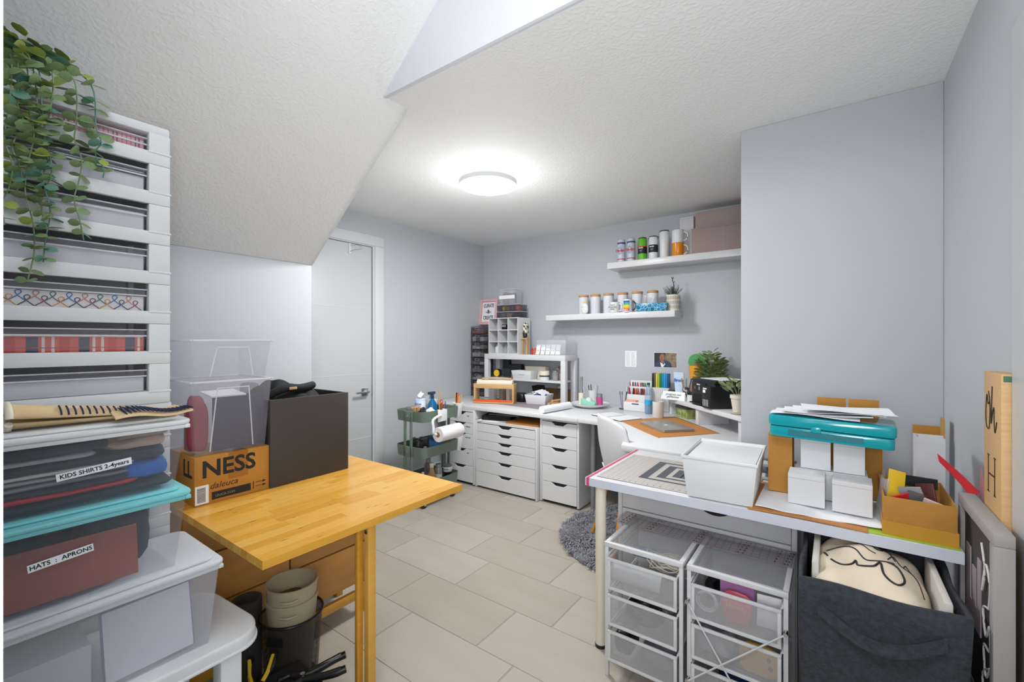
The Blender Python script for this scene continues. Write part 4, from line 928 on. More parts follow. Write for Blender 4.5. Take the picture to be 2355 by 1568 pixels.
# ---------------------------------------------------------------- green trolley
tr = thing('green_trolley', 'sage green three tier metal trolley on castors beside the door', 'trolley', (-2.775, 2.61, 0), radians(2))
def ttray(z0, z1):
    m = MB(); P_ = rrect(.168, .22, .05, 6); n_ = len(P_)
    Q = [(x*.985, y*.985) for x, y in P_]
    vs = [(x*.96, y*.97, z0) for x, y in P_]+[(x, y, z1) for x, y in P_]+[(x*.97, y*.975, z1) for x, y in P_]+[(x*.93, y*.95, z0+.004) for x, y in P_]
    fs = []
    for a in range(3):
        for i in range(n_): fs.append((a*n_+i, a*n_+(i+1) % n_, (a+1)*n_+(i+1) % n_, (a+1)*n_+i))
    fs.append(tuple(range(n_))[::-1]); fs.append(tuple(3*n_+i for i in range(n_)))
    m.add(vs, fs)
    return m
for z0, z1 in ((.69, .775), (.405, .49), (.13, .215)): obj('tray', ttray(z0, z1), M_sage, tr, ang=50)
for s in (-1, 1):
    for dx in (-.05, .02): obj('post', MB().box(dx, dx+.022, s*.222-.006, s*.222+.006, .10, .772), M_sage, tr, bev=.002)
    for z_ in ((.69, .775), (.405, .49)): obj('post_plate', MB().box(-.052, .044, s*.224-.004, s*.224+.004, *z_), M_sage, tr, bev=.002)
    for z in (.735, .445): obj('screw', MB().lathe([(.007, s*.228), (.006, s*.231)], -.004, 0, z, 10, 'y'), M_chrome, tr)
for sx in (-.12, .12):
    for sy in (-.17, .17):
        w_ = obj('castor', MB().lathe([(.006, -.014), (.026, -.012), (.026, .012), (.006, .014)], sx, sy, .026, 20, 'x'), M_black, tr, ang=50)
        obj('fork', MB().box(sx-.02, sx-.015, sy-.012, sy+.012, .02, .13).box(sx+.015, sx+.02, sy-.012, sy+.012, .02, .13), M_chrome, w_)
def at(dx, dy, z): # trolley-local to world
    a = radians(2); return (-2.775+dx*cos(a)-dy*sin(a), 2.61+dx*sin(a)+dy*cos(a), z)
# paper towel and holder
ph = thing('towel_holder', 'white plastic roll holder hooked on the trolley side', 'holder', at(.175, -.02, .70), radians(2))
obj('hook_plate', MB().box(.004, .012, -.055, .055, -.02, .075).box(-.02, .006, -.04, -.02, .07, .078).box(-.02, .006, .02, .04, .07, .078), M_plast, ph, bev=.004)
obj('arm', MB().tube(smooth([(.012, -.02, .03), (.03, -.09, .03), (.045, -.15, .01), (.06, -.16, -.04), (.065, -.16, -.09), (.065, -.12, -.1)]), [.011]*31, 10), M_plast, ph, ang=70)
pt_ = thing('paper_towel', 'white paper towel roll hanging on the trolley side holder', 'paper towel', at(.255, -.02, .60), radians(2))
obj('roll', MB().lathe([(.021, -.13), (.057, -.13), (.058, -.125), (.058, .125), (.055, .13), (.021, .13)], n=36, axis='y'), mat('towel', '#eceaea', .95, bump=.2, bscale=150), pt_, ang=50)
obj('core', MB().lathe([(.021, -.131), (.021, .131), (.018, .131), (.018, -.131)], n=24, axis='y'), M_kraft2, pt_)
# cups hooked on the end
for i, (z, l) in enumerate(((.66, 'white hanging cup of craft tools on the upper trolley tray'), (.375, 'white hanging cup of pens on the middle trolley tray'))):
    t = thing('hanging_cup', l, 'cup', at(.10, .262, z), 0, 'white cups hooked on the trolley')
    obj('cup', MB().add([(-.02,-.02,0),(.02,-.02,0),(.02,.02,0),(-.02,.02,0),(-.042,-.03,.135),(.042,-.03,.135),(.042,.03,.135),(-.042,.03,.135),(-.038,-.026,.135),(.038,-.026,.135),(.038,.026,.135),(-.038,.026,.135),(-.017,-.017,.01),(.017,-.017,.01),(.017,.017,.01),(-.017,.017,.01)],
        [(0,3,2,1),(0,1,5,4),(1,2,6,5),(2,3,7,6),(3,0,4,7),(4,5,9,8),(5,6,10,9),(6,7,11,10),(7,4,8,11),(8,9,13,12),(9,10,14,13),(10,11,15,14),(11,8,12,15),(12,13,14,15)]), M_plast, t, bev=.003)
    obj('hook', MB().box(-.012, .012, -.05, -.028, .128, .134), M_plast, t)
tools = [(M_orange, .08, .0), (M_pine, .07, .02), (M_yellow, .08, -.02), (M_pine, .06, .01), (M_black, .085, -.01)]
for i, (m, l, dx) in enumerate(tools):
    x, y, z = at(.10+dx*.8, .262+.008*(i % 3-1), .68)
    one('craft_tool', MB().tube([(0, 0, 0), (dx*.6, 0, .1), (dx*1.1, .01, .115+l)], [.004, .005, .008], 8), m, ['orange handled tool', 'wooden handled tool, thicker,', 'yellow cutter', 'wooden stick', 'black pen'][i]+' in the upper hanging cup of the trolley', 'tool', (x, y, z), group='tools in the upper hanging cup')
for i, (m, dx) in enumerate(((M_yellow, -.015), (M_paper, .0), (M_green, .012), (M_chrome, .02))):
    x, y, z = at(.10+dx, .262, .395)
    one('pen', MB().tube([(0, 0, 0), (dx*.7, .004*i, .15)], .0045, 8), m, ['yellow', 'white', 'green', 'silver'][i]+' pen in the lower hanging cup of the trolley', 'pen', (x, y, z), group='pens in the lower hanging cup')
for i, (m, dy, l) in enumerate(((M_orange, .19, .10), (M_orange, .16, .09), (M_pine, .15, .20), (M_purple, .21, .09))):
    x, y, z = at(.02, dy-.03, .70)
    one('scissors' if i < 2 else 'brush', MB().tube([(0, 0, 0), (0, -.01, l*.5), (.0, -.02+.01*i, l)], [.004, .005, .006], 8).tube([(.0+.014*cos(a*pi/6), -.02+.01*i+.004, l+.01+.016*sin(a*pi/6)) for a in range(12)] if i < 2 else [(0, -.02+.01*i, l), (0, -.02+.01*i, l+.02)], .004, 6, closed=i < 2), m,
        ['orange scissors nearest the hanging cups', 'orange scissors left of the other pair', 'long wooden brush standing in the trolley top', 'purple handled brush in the trolley top'][i], 'scissors' if i < 2 else 'brush', (x, y, z))
sb = thing('spray_bottle', 'blue spray bottle with dark trigger head on the trolley top', 'bottle', at(.03, .02, .695))
obj('bottle', MB().lathe([(.04, 0), (.043, .01), (.042, .09), (.03, .125), (.014, .15), (.013, .165)], n=28), mat('bottle_blue', '#155f8f', .15), sb, ang=50)
obj('spray_head', MB().lathe([(.015, .16), (.013, .19), (.01, .2)], n=16).box(-.012, .012, -.045, .025, .195, .215).tube([(0, -.02, .195), (0, -.03, .17), (0, -.025, .155)], .004, 6), mat('trigger', '#1b3a55', .4), sb, bev=.002)
wt = thing('wipes_pouch', 'white and pale blue printed tub at the back of the trolley top', 'tub', at(-.06, -.03, .695))
obj('tub', MB().lathe([(.04, 0), (.043, .15), (.04, .155)], n=28, sx=1.1), mat('pale_blue', '#bcd0e4', .4), wt, ang=50)
obj('sleeve', MB().lathe([(.0425, .08), (.0438, .135)], n=28, sx=1.1), M_paper, wt)
text('Acrow', .028, wt, (.018, -.045, .115), (pi/2, 0, radians(20)), M_blue, bold=.02, wx=.8); obj('loose_wipe', MB().sheet(lambda u, v: (-.03+.05*u, -.02+.04*v, .155+.05*u*(1-u)*2+.03*v+.01*sin(8*u)), 8, 8, .001), M_paper, wt)
one('glass_jar', MB().lathe([(.035, 0), (.037, .12), (.03, .14), (.03, .165), (.001, .165)], n=24), M_clear2, 'clear jar with white lid beside the blue spray bottle', 'jar', at(-.07, .06, .695), ang=50)
one('white_tub', MB().lathe([(.032, 0), (.035, .1), (.037, .1), (.037, .125), (.001, .126)], n=24), M_plast, 'white tub behind the blue spray bottle', 'tub', at(-.06, .13, .70), ang=50)
bun = MB()
for k in range(20): rr = random.Random(k); bun.tube([(rr.uniform(-.02, .02), rr.uniform(-.02, .02), 0), (rr.uniform(-.03, .03), rr.uniform(-.03, .03), .11)], .005, 6)
one('brush_bundle', bun, M_pine, 'bundle of cream bristle brushes at the left end of trolley', 'brushes', at(.03, -.17, .695))
for i, (dx, dy, m, w_, h_, l) in enumerate(((.05, -.12, M_black, .08, .09, 'black cloth pouch at the left of the trolley top'), (-.05, -.13, mat('greybits', '#6d6f74', .4), .1, .1, 'grey tools heaped on the trolley top'), (.08, -.05, M_paper, .07, .09, 'white tag cards on the trolley top'), (-.02, .1, M_black, .08, .09, 'black pouch under the orange scissors'))):
    one('tool_pouch', MB().pad(0, 0, 0, h_, w_, .08, .012, .7, seed=i+40), m, l, 'pouch', at(dx, dy, .695))
for i, (dx, dy, m, h_, l) in enumerate(((.06, .0, mat('denim', '#1e4a6e', .8), .12, 'dark blue cloth in the middle trolley tray'), (.02, -.12, M_black, .13, 'black bag at the left of the middle trolley tray'), (.03, .12, mat('brownbag', '#5c4a33', .8), .12, 'brown black pouch at the right of the middle trolley tray'), (.1, -.12, mat('photo_box', '#8b6a6a', .5), .07, 'small printed box in the middle trolley tray'))):
    one('cloth_bag', MB().pad(0, 0, 0, h_, .13 if i < 3 else .05, .15 if i < 3 else .05, .014, .7, seed=i+50), m, l, 'bag', at(dx, dy, .412))
def bottle(dx, dy, prof, m, label, cap=None, lab=None, txt=None, z=.136):
    t = thing('paint_bottle', label, 'bottle', at(dx, dy, z))
    obj('bottle', MB().lathe(prof, n=22), m, t, ang=50); zt = prof[-1][1]
    if cap: obj('cap', MB().cyl(0, 0, zt, zt+cap[1], cap[0], n=18), cap[2], t)
    if lab:
        obj('label', MB().lathe([(lab[0], lab[1]), (lab[0], lab[2])], n=22), M_paper, t)
        if txt: text(txt, .014, t, (lab[0]*.55, -lab[0]*.84, (lab[1]+lab[2])/2), (pi/2, 0, radians(33)), bold=.02)
    return t
bottle(.08, -.14, [(.02, 0), (.02, .09), (.012, .11)], M_cream, 'small white capped bottle on the lowest trolley tray', (.011, .03, M_plast))
bottle(.09, -.05, [(.036, 0), (.036, .09), (.02, .13), (.016, .16)], mat('amber', '#b98a60', .3), 'tall amber bottle on the lowest trolley tray', (.018, .035, M_cream))
bottle(.09, .03, [(.03, 0), (.03, .13), (.026, .14)], M_grey, 'grey glass jar with white label on the lowest trolley tray', (.024, .03, M_grey), (.0308, .02, .09), 'L.')
bottle(.08, .09, [(.018, 0), (.018, .08), (.008, .10)], M_smoke, 'small dropper bottle on the lowest trolley tray', (.008, .02, M_black))
bottle(-.02, .02, [(.032, 0), (.032, .15), (.02, .17)], mat('mauve_jar', '#7c6c70', .3), 'dusky jar at the back of the lowest trolley tray', (.022, .03, M_grey))
t = bottle(.07, .16, [(.042, 0.07), (.042, .125)], mat('tin_green', '#4d5b45', .3), 'green tin with white lettering on the lowest trolley tray', (.04, .004, M_grey), (.0426, .078, .118), 'SATIN')
one('small_white_lid', MB().cyl(0, 0, 0, .07, .03, n=20), M_black, 'black tub under the green tin on the trolley', 'tub', at(.07, .16, .1355))

# ---------------------------------------------------------------- things on the counter
CT = .7345
one('mauve_mat', MB().ext([(-2.88, 3.36), (-2.05, 3.30), (-2.03, 3.62), (-2.85, 3.72)], 0, .003), mat('mauve_mat', '#8f8088', .7), 'mauve grey work mat lying on the worktop', 'mat', (0, 0, CT), bev=.001)
# white side-table shelf unit
sh = thing('white_shelf_unit', 'thick legged white shelf unit standing on the worktop', 'shelf', (-2.53, 3.78, CT))
wS, dS = .985, .25
obj('top', MB().box(-wS/2, wS/2, -dS/2+.0, dS/2, .415, .468), M_white, sh, bev=.002)
for sx in (-1, 1):
    for sy in (-1, 1): obj('leg', MB().box(sx*(wS/2-.025)-.025, sx*(wS/2-.025)+.025, sy*(dS/2-.025)-.025, sy*(dS/2-.025)+.025, .004, .415), M_white, sh, bev=.0015)
obj('shelf', MB().box(-wS/2+.05, wS/2-.05, -dS/2+.01, dS/2, .20, .218), M_white, sh, bev=.001)
SX, SY = -2.53, 3.78; SZ1 = CT+.2185; SZ0 = CT+.004
# items on its middle shelf
tp = thing('tape_measure', 'black and yellow tape measure on the middle shelf', 'tape measure', (SX-.36, SY-.06, SZ1))
obj('case', MB().ext([(.045*cos(a*pi/8)*(1.15), .045+.045*sin(a*pi/8)) for a in range(16)], -.02, .02, 'y'), M_black, tp, bev=.004)
obj('yellow_ring', MB().lathe([(.022, -.023), (.036, -.023), (.036, -.02), (.022, -.02)], 0, 0, .045, 24, 'y'), M_yellow, tp)
def tapered(name, x, y, z, w, dd, h_, m, label, cat='tray', rz=0, txt=None, group=None):
    t = thing(name, label, cat, (x, y, z), rz, group)
    obj('body', MB().shell(-w/2, w/2, -dd/2, dd/2, 0, h_, .004, .014), m, t, bev=.002)
    if txt: text(txt, .018, t, (0, -dd/2+.006, h_*.55), 'S', M_grey)
    return t
tapered('white_basket', SX-.02, SY-.05, SZ1, .24, .14, .085, M_plast, 'white tray with small print at the front of the middle shelf', txt='thank you')
tapered('cream_basket', SX+.06, SY+.06, SZ1, .25, .08, .125, M_cream, 'cream tray standing behind the white one on the middle shelf')
jr = thing('wooden_lid_jar', 'low white jar with wooden lid and dark band on the shelf', 'jar', (SX+.22, SY-.055, SZ1))
obj('jar', MB().cyl(0, 0, 0, .035, .048, n=28), M_plast, jr); obj('band', MB().cyl(0, 0, .035, .048, .05, n=28), M_black, jr); obj('lid', MB().cyl(0, 0, .048, .09, .052, n=28), M_cream, jr)
for i, (x, y, r, h_, lm, l) in enumerate(((.33, -.03, .03, .09, M_clear2, 'clear glass jar at the front right of the middle shelf'), (.36, .05, .045, .13, M_clear, 'tall clear glass jar with red brown lid on the middle shelf'), (.30, .07, .04, .11, M_clear, 'clear glass jar at the back of the middle shelf'))):
    t = thing('glass_jar', l, 'jar', (SX+x, SY+y, SZ1), 0, 'glass jars on the middle shelf')
    obj('glass', MB().lathe([(r*.9, 0), (r, .01), (r, h_*.85), (r*.8, h_*.92)], n=24), lm, t, ang=50); obj('lid', MB().cyl(0, 0, h_*.92, h_*1.05, r*.9, n=24), M_terra if i == 1 else M_grey, t)
    obj('filling', MB().cyl(0, 0, .004, h_*.5, r*.86, n=20), mat('filling', '#8d8378', .8), t)
for i, (x, y, w, dd, h_, m, l) in enumerate(((-.24, -.03, .12, .1, .10, M_smoke, 'smoky clear box next to the tape measure'), (-.2, .06, .16, .06, .14, M_black, 'black box at the back left of the middle shelf'), (-.33, .07, .08, .05, .19, mat('dark_green', '#1d2d2a', .5), 'dark green file at the far left of the middle shelf'), (-.14, -.06, .05, .05, .05, M_clear2, 'tiny clear bottle left of the white tray'), (-.15, -.08, .06, .02, .008, M_red, 'red marker lying in front of the clear bottle'))):
    one('shelf_box', MB().box(-w/2, w/2, -dd/2, dd/2, 0, h_), m, l, 'box', (SX+x, SY+y, SZ1), bev=.004)
# items below
t = tapered('blue_white_tray', -2.29, 3.60, CT+.0035, .22, .2, .09, M_plast, 'white tray holding folded plastic on the worktop', rz=radians(8))
one('folded_plastic', MB().sheet(lambda u, v: (-.08+.16*u, -.07+.14*v, .03*sin(pi*u)+.004*sin(u*30)+.01*v), 24, 8, .002), M_paper, 'pleated white plastic on top of the white tray', 'plastic', (-2.295, 3.6, .825))
one('blue_pack', MB().pad(0, 0, 0, .04, .12, .1, .006, .5), M_blue, 'blue and black packet in the white tray', 'packet', (-2.27, 3.59, .79))
wc = thing('wooden_roll_cutter', 'pale wood roll cutter frame with red strip on the worktop', 'dispenser', (-2.66, 3.36, CT+.004), radians(21))
obj('end_panel', MB().box(.185, .203, -.01, .11, 0, .185), M_pine, wc, bev=.001); obj('end_panel', MB().box(-.203, -.185, -.01, .11, 0, .185), M_pine, wc, bev=.001)
obj('cross_rail', MB().box(-.185, .185, -.008, .006, .14, .18), M_pine, wc, bev=.001); obj('base_strip', MB().box(-.203, .203, -.03, .0, 0, .012), M_pine, wc)
obj('cutter_strip', MB().box(-.2, .185, -.024, -.006, .012, .032), M_orange, wc, bev=.002)
obj('paper_roll', MB().lathe([(.018, -.18), (.038, -.18), (.038, .18), (.018, .18)], 0, .05, .185, 28, 'x'), M_cream, wc, ang=50)
one('paper_offcut', MB().sheet(lambda u, v: (-.15+.3*u, -.03+.06*v, .012*sin(pi*v)+.01*sin(pi*u)), 12, 6, .001), mat('tan_paper', '#c2a888', .8), 'thin tan paper lying on the wooden cutter roll', 'paper', (-2.665, 3.42, .965), (0, 0, radians(21)))
for i, (x, y, w, h_, m, l) in enumerate(((-2.80, 3.53, .06, .13, M_white2, 'white pump bottle seen through the wooden frame'), (-2.69, 3.54, .05, .12, mat('taupe', '#9c8f86', .6), 'taupe box seen through the wooden frame'), (-2.62, 3.56, .04, .12, M_cream, 'cream box right of the taupe box behind the wooden frame'))):
    one('small_box', MB().box(-w/2, w/2, -.03, .03, 0, h_), m, l, 'box', (x, y, CT+.004), bev=.004)
one('heat_press', MB().pad(0, 0, 0, .09, .15, .1, .001, .6), M_black, 'black iron behind the wooden cutter frame', 'iron', (-2.52, 3.60, CT+.004))
for i in range(6): one('black_sleeve', MB().box(-.004, .004, -.06, .06, 0, .15), M_black, ['first', 'second', 'third', 'fourth', 'fifth', 'sixth'][i]+' black sleeve from the left in the slanted row on the worktop', 'sleeve', (-2.42+.014*i-.01, 3.80, CT+.006), (0, -.25, 0), group='black sleeves leaning under the shelf')
one('dark_crate', MB().box(-.15, .15, -.01, .01, 0, .12), mat('brown_card', '#7a5a35', .7), 'brown panel behind the tray under the white shelf', 'panel', (-2.25, 3.89, CT+.0))
t = thing('tall_jar', 'tall glass jar with steel lid under the white shelf', 'jar', (-2.17, 3.80, CT+.0))
obj('glass', MB().lathe([(.034, 0), (.036, .13), (.03, .14)], n=24), M_smoke, t, ang=50); obj('lid', MB().cyl(0, 0, .14, .165, .037, n=24), M_grey, t)
for i in range(3): one('wood_dowel', MB().lathe([(.012, 0), (.012, .16)], n=16, axis='y'), M_pine, ['left pale wood dowel beside the white tray', 'right pale wood dowel beside the white tray', 'wood dowel lying on top of the two others'][i], 'dowel', (-2.145+.027*i if i < 2 else -2.13, 3.53+.02*i, CT+.0165 if i < 2 else CT+.04), (0, 0, -.15*(i-1)), group='wood dowels by the tray')
# cubby on top with small things
SZT = CT+.4685
cu = thing('cubby_organizer', 'white nine hole cubby organizer on top of the shelf unit', 'organizer', (-2.778, 3.775, SZT))
cW, cD, cH = .385, .225, .378
obj('side_panel', MB().box(cW/2-.008, cW/2, -cD/2, cD/2, 0, cH), M_white, cu); obj('side_panel', MB().box(-cW/2, -cW/2+.008, -cD/2, cD/2, 0, cH), M_white, cu)
obj('back_panel', MB().box(-cW/2+.008, cW/2-.008, cD/2-.004, cD/2, 0, cH), M_white2, cu)
for k in range(4): obj('shelf', MB().box(-cW/2+.008, cW/2-.008, -cD/2, cD/2-.004, k*(cH-.008)/3, k*(cH-.008)/3+.008), M_white, cu)
for k in (1, 2): 
    for r_ in range(3): obj('divider', MB().box(-cW/2+k*cW/3-.004, -cW/2+k*cW/3+.004, -cD/2, cD/2-.004, r_*(cH-.008)/3+.008, (r_+1)*(cH-.008)/3), M_white, cu)
def cell(i, j): return (-2.778-cW/2+cW*(i+.5)/3, 3.72, SZT+.0085+j*(cH-.008)/3)
for i, j, m, r, h_, dx, l in ((0, 2, M_clear2, .02, .09, .02, 'clear bottle in the top left cubby'), (2, 2, M_clear2, .022, .1, .03, 'clear bottle in the top right cubby'), (2, 1, M_clear2, .025, .09, .02, 'clear bottle in the middle right cubby'), (0, 0, M_white2, .024, .09, .01, 'white and grey bottle in the bottom left cubby'), (1, 0, M_clear2, .025, .09, .0, 'clear spray bottle in the bottom middle cubby'), (1, 0, M_plast, .014, .07, .042, 'slim white bottle in the bottom middle cubby')):
    x, y, z = cell(i, j)
    t = thing('craft_bottle', l, 'bottle', (x+dx, y, z)); obj('bottle', MB().lathe([(r*.9, 0), (r, .005), (r, h_*.65), (r*.4, h_*.8)], n=18), m, t, ang=50); obj('cap', MB().cyl(0, 0, h_*.8, h_, r*.45, n=14), M_grey, t)
x, y, z = cell(1, 2); t = thing('label_box', 'small black tub with white lettering in the top middle cubby', 'box', (x-.015, y, z)); obj('tub', MB().box(-.03, .03, -.02, .02, 0, .055), M_black, t, bev=.004); text('NO2', .024, t, (0, -.0205, .037), 'S', M_paper)
# containers on the cubby
def tub(x, z, w, h_, y, m, label, stuff, band=False):
    t = thing('clear_tub', label, 'container', (x, y, z)); obj('tub', MB().shell(-w/2, w/2, -.07, .07, 0, h_, .0015, .006), m, t, bev=.003)
    obj('lid', MB().box(-w/2-.003, w/2+.003, -.073, .073, h_, h_+.006), M_clearrim, t, bev=.002)
    if band: obj('paper_band', MB().box(-w/2-.001, w/2+.001, -.0715, -.0705, h_*.36, h_*.6), M_paper, t)
    for k, (sx, c_, ww, hh) in enumerate(stuff): obj('filling', MB().pad(sx*w, -.02, .004, hh, ww*w, .07, .004, .7, seed=k), mat('fill_'+c_[1:], c_, .7), t)
    return t
SC = SZT+.3785
tub(-2.755, SC, .30, .062, 3.79, M_smoke, 'lower long clear container on the cubby organizer', [(-.3, '#8d8896', .3, .05), (-.03, '#b59a72', .22, .055), (.27, '#3c3a3e', .4, .035)])
tub(-2.755, SC+.07, .30, .066, 3.79, M_smoke, 'upper long clear container with yellow and red pieces', [(-.36, '#4a5560', .2, .06), (-.26, '#d2c62c', .12, .055), (-.1, '#9b7d58', .2, .055), (.12, '#6e625c', .2, .055), (.34, '#d87a6a', .2, .055)])
tub(-2.77, SC+.144, .20, .155, 3.79, M_clear2, 'tall clear container with white paper band, top of the pile', [(-.2, '#6d3a36', .4, .13), (.2, '#4e464c', .4, .12)], True)
# owl figure
ow = thing('patterned_figurine', 'small cream and black patterned figurine on a wooden stand beside the cubby', 'figurine', (-2.545, 3.74, SZT))
obj('stand', MB().box(-.035, .035, -.03, .03, .155, .165).box(-.03, -.024, -.02, .02, 0, .155).box(.024, .03, -.02, .02, 0, .155), M_pine, ow)
obj('body', MB().lathe([(.02, .166), (.03, .18), (.032, .22), (.026, .25), (.034, .28), (.028, .31), (.01, .33)], n=24), mat('spotted', '#ddd8c4', .6, c2='#3b3a36', vscale=45, vary=.12), ow, ang=60)
obj('bowl', MB().lathe([(.01, .17), (.024, .185), (.022, .215)], .012, -.025, 0, 18), M_black, ow)
# clear display bin with cards
cd = thing('clear_card_bin', 'clear plastic bin of white jewellery cards at the right of the shelf top', 'container', (-2.22, 3.80, SZT))
obj('tub', MB().shell(-.16, .17, -.11, .1, 0, .145, .002, .01), M_clear2, cd, bev=.003)
for i in range(5): 
    x = -2.36+.055*i
    t = thing('earring_card', ['leftmost white earring card in the clear bin', 'second white earring card from the left', 'middle white earring card in the clear bin', 'fourth white earring card from the left', 'rightmost white earring card in the clear bin'][i], 'card', (x, 3.675+.004*i, SZT+.004), 0, 'white cards before the clear bin', rot=(-.25, .0, .05*i-.1))
    obj('card', MB().box(-.024, .024, -.001, .001, .0, .10), M_paper, t); obj('earring', MB().lathe([(.004, -.002), (.003, -.004)], -.01, 0, .04, 8, 'y').lathe([(.004, -.002), (.003, -.004)], .01, 0, .04, 8, 'y'), M_black, t)
one('clear_crinkle', MB().pad(0, 0, .0, .16, .22, .14, .02, .8, seed=9, nu=40, nv=12), M_clear, 'crinkled clear bags piled in the plastic card bin', 'bags', (-2.2, 3.81, SZT+.006))
for i, (x, m) in enumerate(((-2.44, M_red), (-2.415, M_orange))): one('lip_tube', MB().cyl(0, 0, 0, .065, .011, n=14), m, ['red tube right of the cubby organizer', 'orange tube right of the cubby organizer'][i], 'tube', (x, 3.70+.02*i, SZT))
# pink frame
pf = thing('pink_picture_frame', 'pink framed print reading CURATE and CREATE in the corner', 'picture', (-3.16, 3.88, 1.524), rot=(radians(-6), 0, radians(0)))
obj('frame', MB().frame(-.125, .125, 0, .29, .026, -.012, .006), mat('pink_frame', '#e3b7bb', .45), pf, bev=.003); obj('inner_frame', MB().frame(-.1, .1, .026, .264, .006, -.006, .002), mat('pink_inner', '#c9868e', .5), pf)
obj('print', MB().box(-.1, .1, 0, .002, .03, .26), M_paper, pf)
text('CURATE', .058, pf, (0, -.001, .215), 'S', bold=.02, wx=.68); text('-&-', .062, pf, (0, -.001, .148), 'S', bold=.02); text('CREATE', .058, pf, (0, -.001, .078), 'S', bold=.02, wx=.68)
# smoky drawer stack in the corner
ds = thing('smoky_drawer_stack', 'narrow stack of dark clear drawers in the corner, full of small parts', 'drawers', (-3.17, 3.80, CT))
for k in range(9):
    z = .085*k
    if z > .70: break
    dr = obj('drawer', MB().shell(-.09, .09, -.09, .08, z+.004, z+.078, .002), M_smoke, ds); obj('drawer_pull', MB().frame(-.03, .03, z+.05, z+.072, .004, -.095, -.09), M_grey, dr)
    obj('deck', MB().box(-.095, .095, -.092, .085, z, z+.004), M_black, ds)
    rr = random.Random(k)
    for q in range(3):
        c_ = rr.choice(['#dcdcdc', '#b0a090', '#e8e8e8', '#7d7468']) if k < 8 else ['#e07030', '#b58ab0', '#a86a30'][q]
        obj('filling', MB().box(-.08+.055*q, -.03+.055*q, -.08, 0, z+.006, z+.03+.03*rr.random()), mat('part_'+c_[1:], c_, .5), ds, bev=.004)
obj('deck', MB().box(-.095, .095, -.092, .085, .765, .77), M_smoke, ds)
# lazy susan and contents
lz = thing('turntable_tray', 'round white turntable tray on the desk right of the shelf unit', 'tray', (-1.80, 3.70, .7385))
obj('dish', MB().lathe([(.11, .0), (.11, .014), (.165, .018), (.175, .034), (.168, .034), (.158, .024), (.001, .024)], n=48), M_plast, lz, ang=40)
lint = thing('lint_roller', 'cream cylinder with a grey handled roller standing in it on the turntable', 'roller', (-1.85, 3.62, .764))
obj('sleeve', MB().cyl(0, 0, 0, .105, .026, n=24), M_cream, lint); obj('handle', MB().tube([(0, 0, .105), (0, 0, .15), (.0, 0, .25)], [.018, .011, .013], 12), M_grey, lint)
one('pump_bottle', MB().lathe([(.03, 0), (.032, .12), (.012, .15), (.012, .18)], n=20), M_clear2, 'clear pump bottle at the back left of the turntable', 'bottle', (-1.895, 3.74, .764), ang=50)
cup = thing('white_pen_cup', 'white ceramic cup of pens and tools on the turntable', 'cup', (-1.80, 3.76, .764)); obj('cup', MB().lathe([(.04, 0), (.044, .12), (.04, .12), (.037, .01)], n=28), M_plast, cup, ang=50)
for i in range(5): one('pen', MB().tube([(0, 0, 0), ((i-2)*.012, 0, .15+.01*(i % 2))], .004, 8), [M_black, M_black, M_clear2, M_white2, M_grey][i], ['leftmost black pen in the white cup', 'second black pen in the white cup', 'clear pen in the white cup', 'white pen in the white cup', 'rightmost grey pen in the white cup'][i], 'pen', (-1.80+(i-2)*.012, 3.76, .776), group='pens in the white cup on the turntable')
td = thing('tape_dispenser', 'mint green tape dispenser on the front of the turntable', 'dispenser', (-1.765, 3.60, .7645), radians(-5))
obj('body', MB().ext([(-.075, 0), (.065, 0), (.075, .03), (.03, .045), (.0, .035), (-.04, .055), (-.075, .06)], -.02, .02, 'y'), mat('mint', '#8fcfb8', .4), td, bev=.004); obj('tape_roll', MB().lathe([(.012, -.01), (.026, -.01), (.026, .01), (.012, .01)], -.0, 0, .045, 20, 'y'), M_plast, td)
pj = thing('pink_jar', 'pink glitter jar with a grey lid on the turntable', 'jar', (-1.70, 3.68, .764)); obj('jar', MB().cyl(0, 0, 0, .07, .03, n=22), mat('hot_pink', '#c94f8c', .3), pj); obj('lid', MB().cyl(0, 0, .07, .1, .026, n=22), M_grey, pj)
# white paper roll
pr_ = thing('vinyl_roll', 'white rolled vinyl lying across the worktop edge by the turntable', 'roll', (-1.93, 3.30, CT+.0325), rot=(0, 0, radians(-8)))
obj('roll', MB().lathe([(.022, -.19), (.031, -.19), (.031, .19), (.022, .19)], n=28, axis='y'), M_paper, pr_, ang=50)

# ---------------------------------------------------------------- things on the corner desk
DZ = .7385
one('desk_mat', MB().ext(smooth([(-1.29, 3.16), (-.91, 2.78), (-.87, 2.77), (-.80, 2.84), (-.62, 3.09), (-.62, 3.13), (-.98, 3.54), (-1.03, 3.55), (-1.28, 3.2), (-1.29, 3.16)], 3)[:-1], 0, .003), M_leather, 'tan leather desk mat laid diagonally on the corner desk', 'mat', (0, 0, DZ))
lp = thing('laptop', 'closed silver laptop with white logo on the tan mat', 'laptop', (-.935, 3.10, DZ+.004), radians(-43))
obj('base', MB().ext(rrect(.165, .115, .012), 0, .009), M_silver, lp, bev=.002); obj('lid', MB().ext(rrect(.165, .115, .012), .0095, .016), M_silver, lp, bev=.002)
obj('lid_logo', MB().ext([(.013*cos(a)*(1+.12*cos(2*a)), .015*sin(a)+.0*a) for a in [2*pi*i/20 for i in range(20)]], .016, .0164).ext([(0, .016), (.004, .023), (.001, .02)], .016, .0164), mat('logo_white', '#f4f4f4', .3), lp)
nbk = thing('open_notebook', 'open planner with a clipboard lying at the left of the desk', 'notebook', (-1.38, 3.30, DZ), radians(-25))
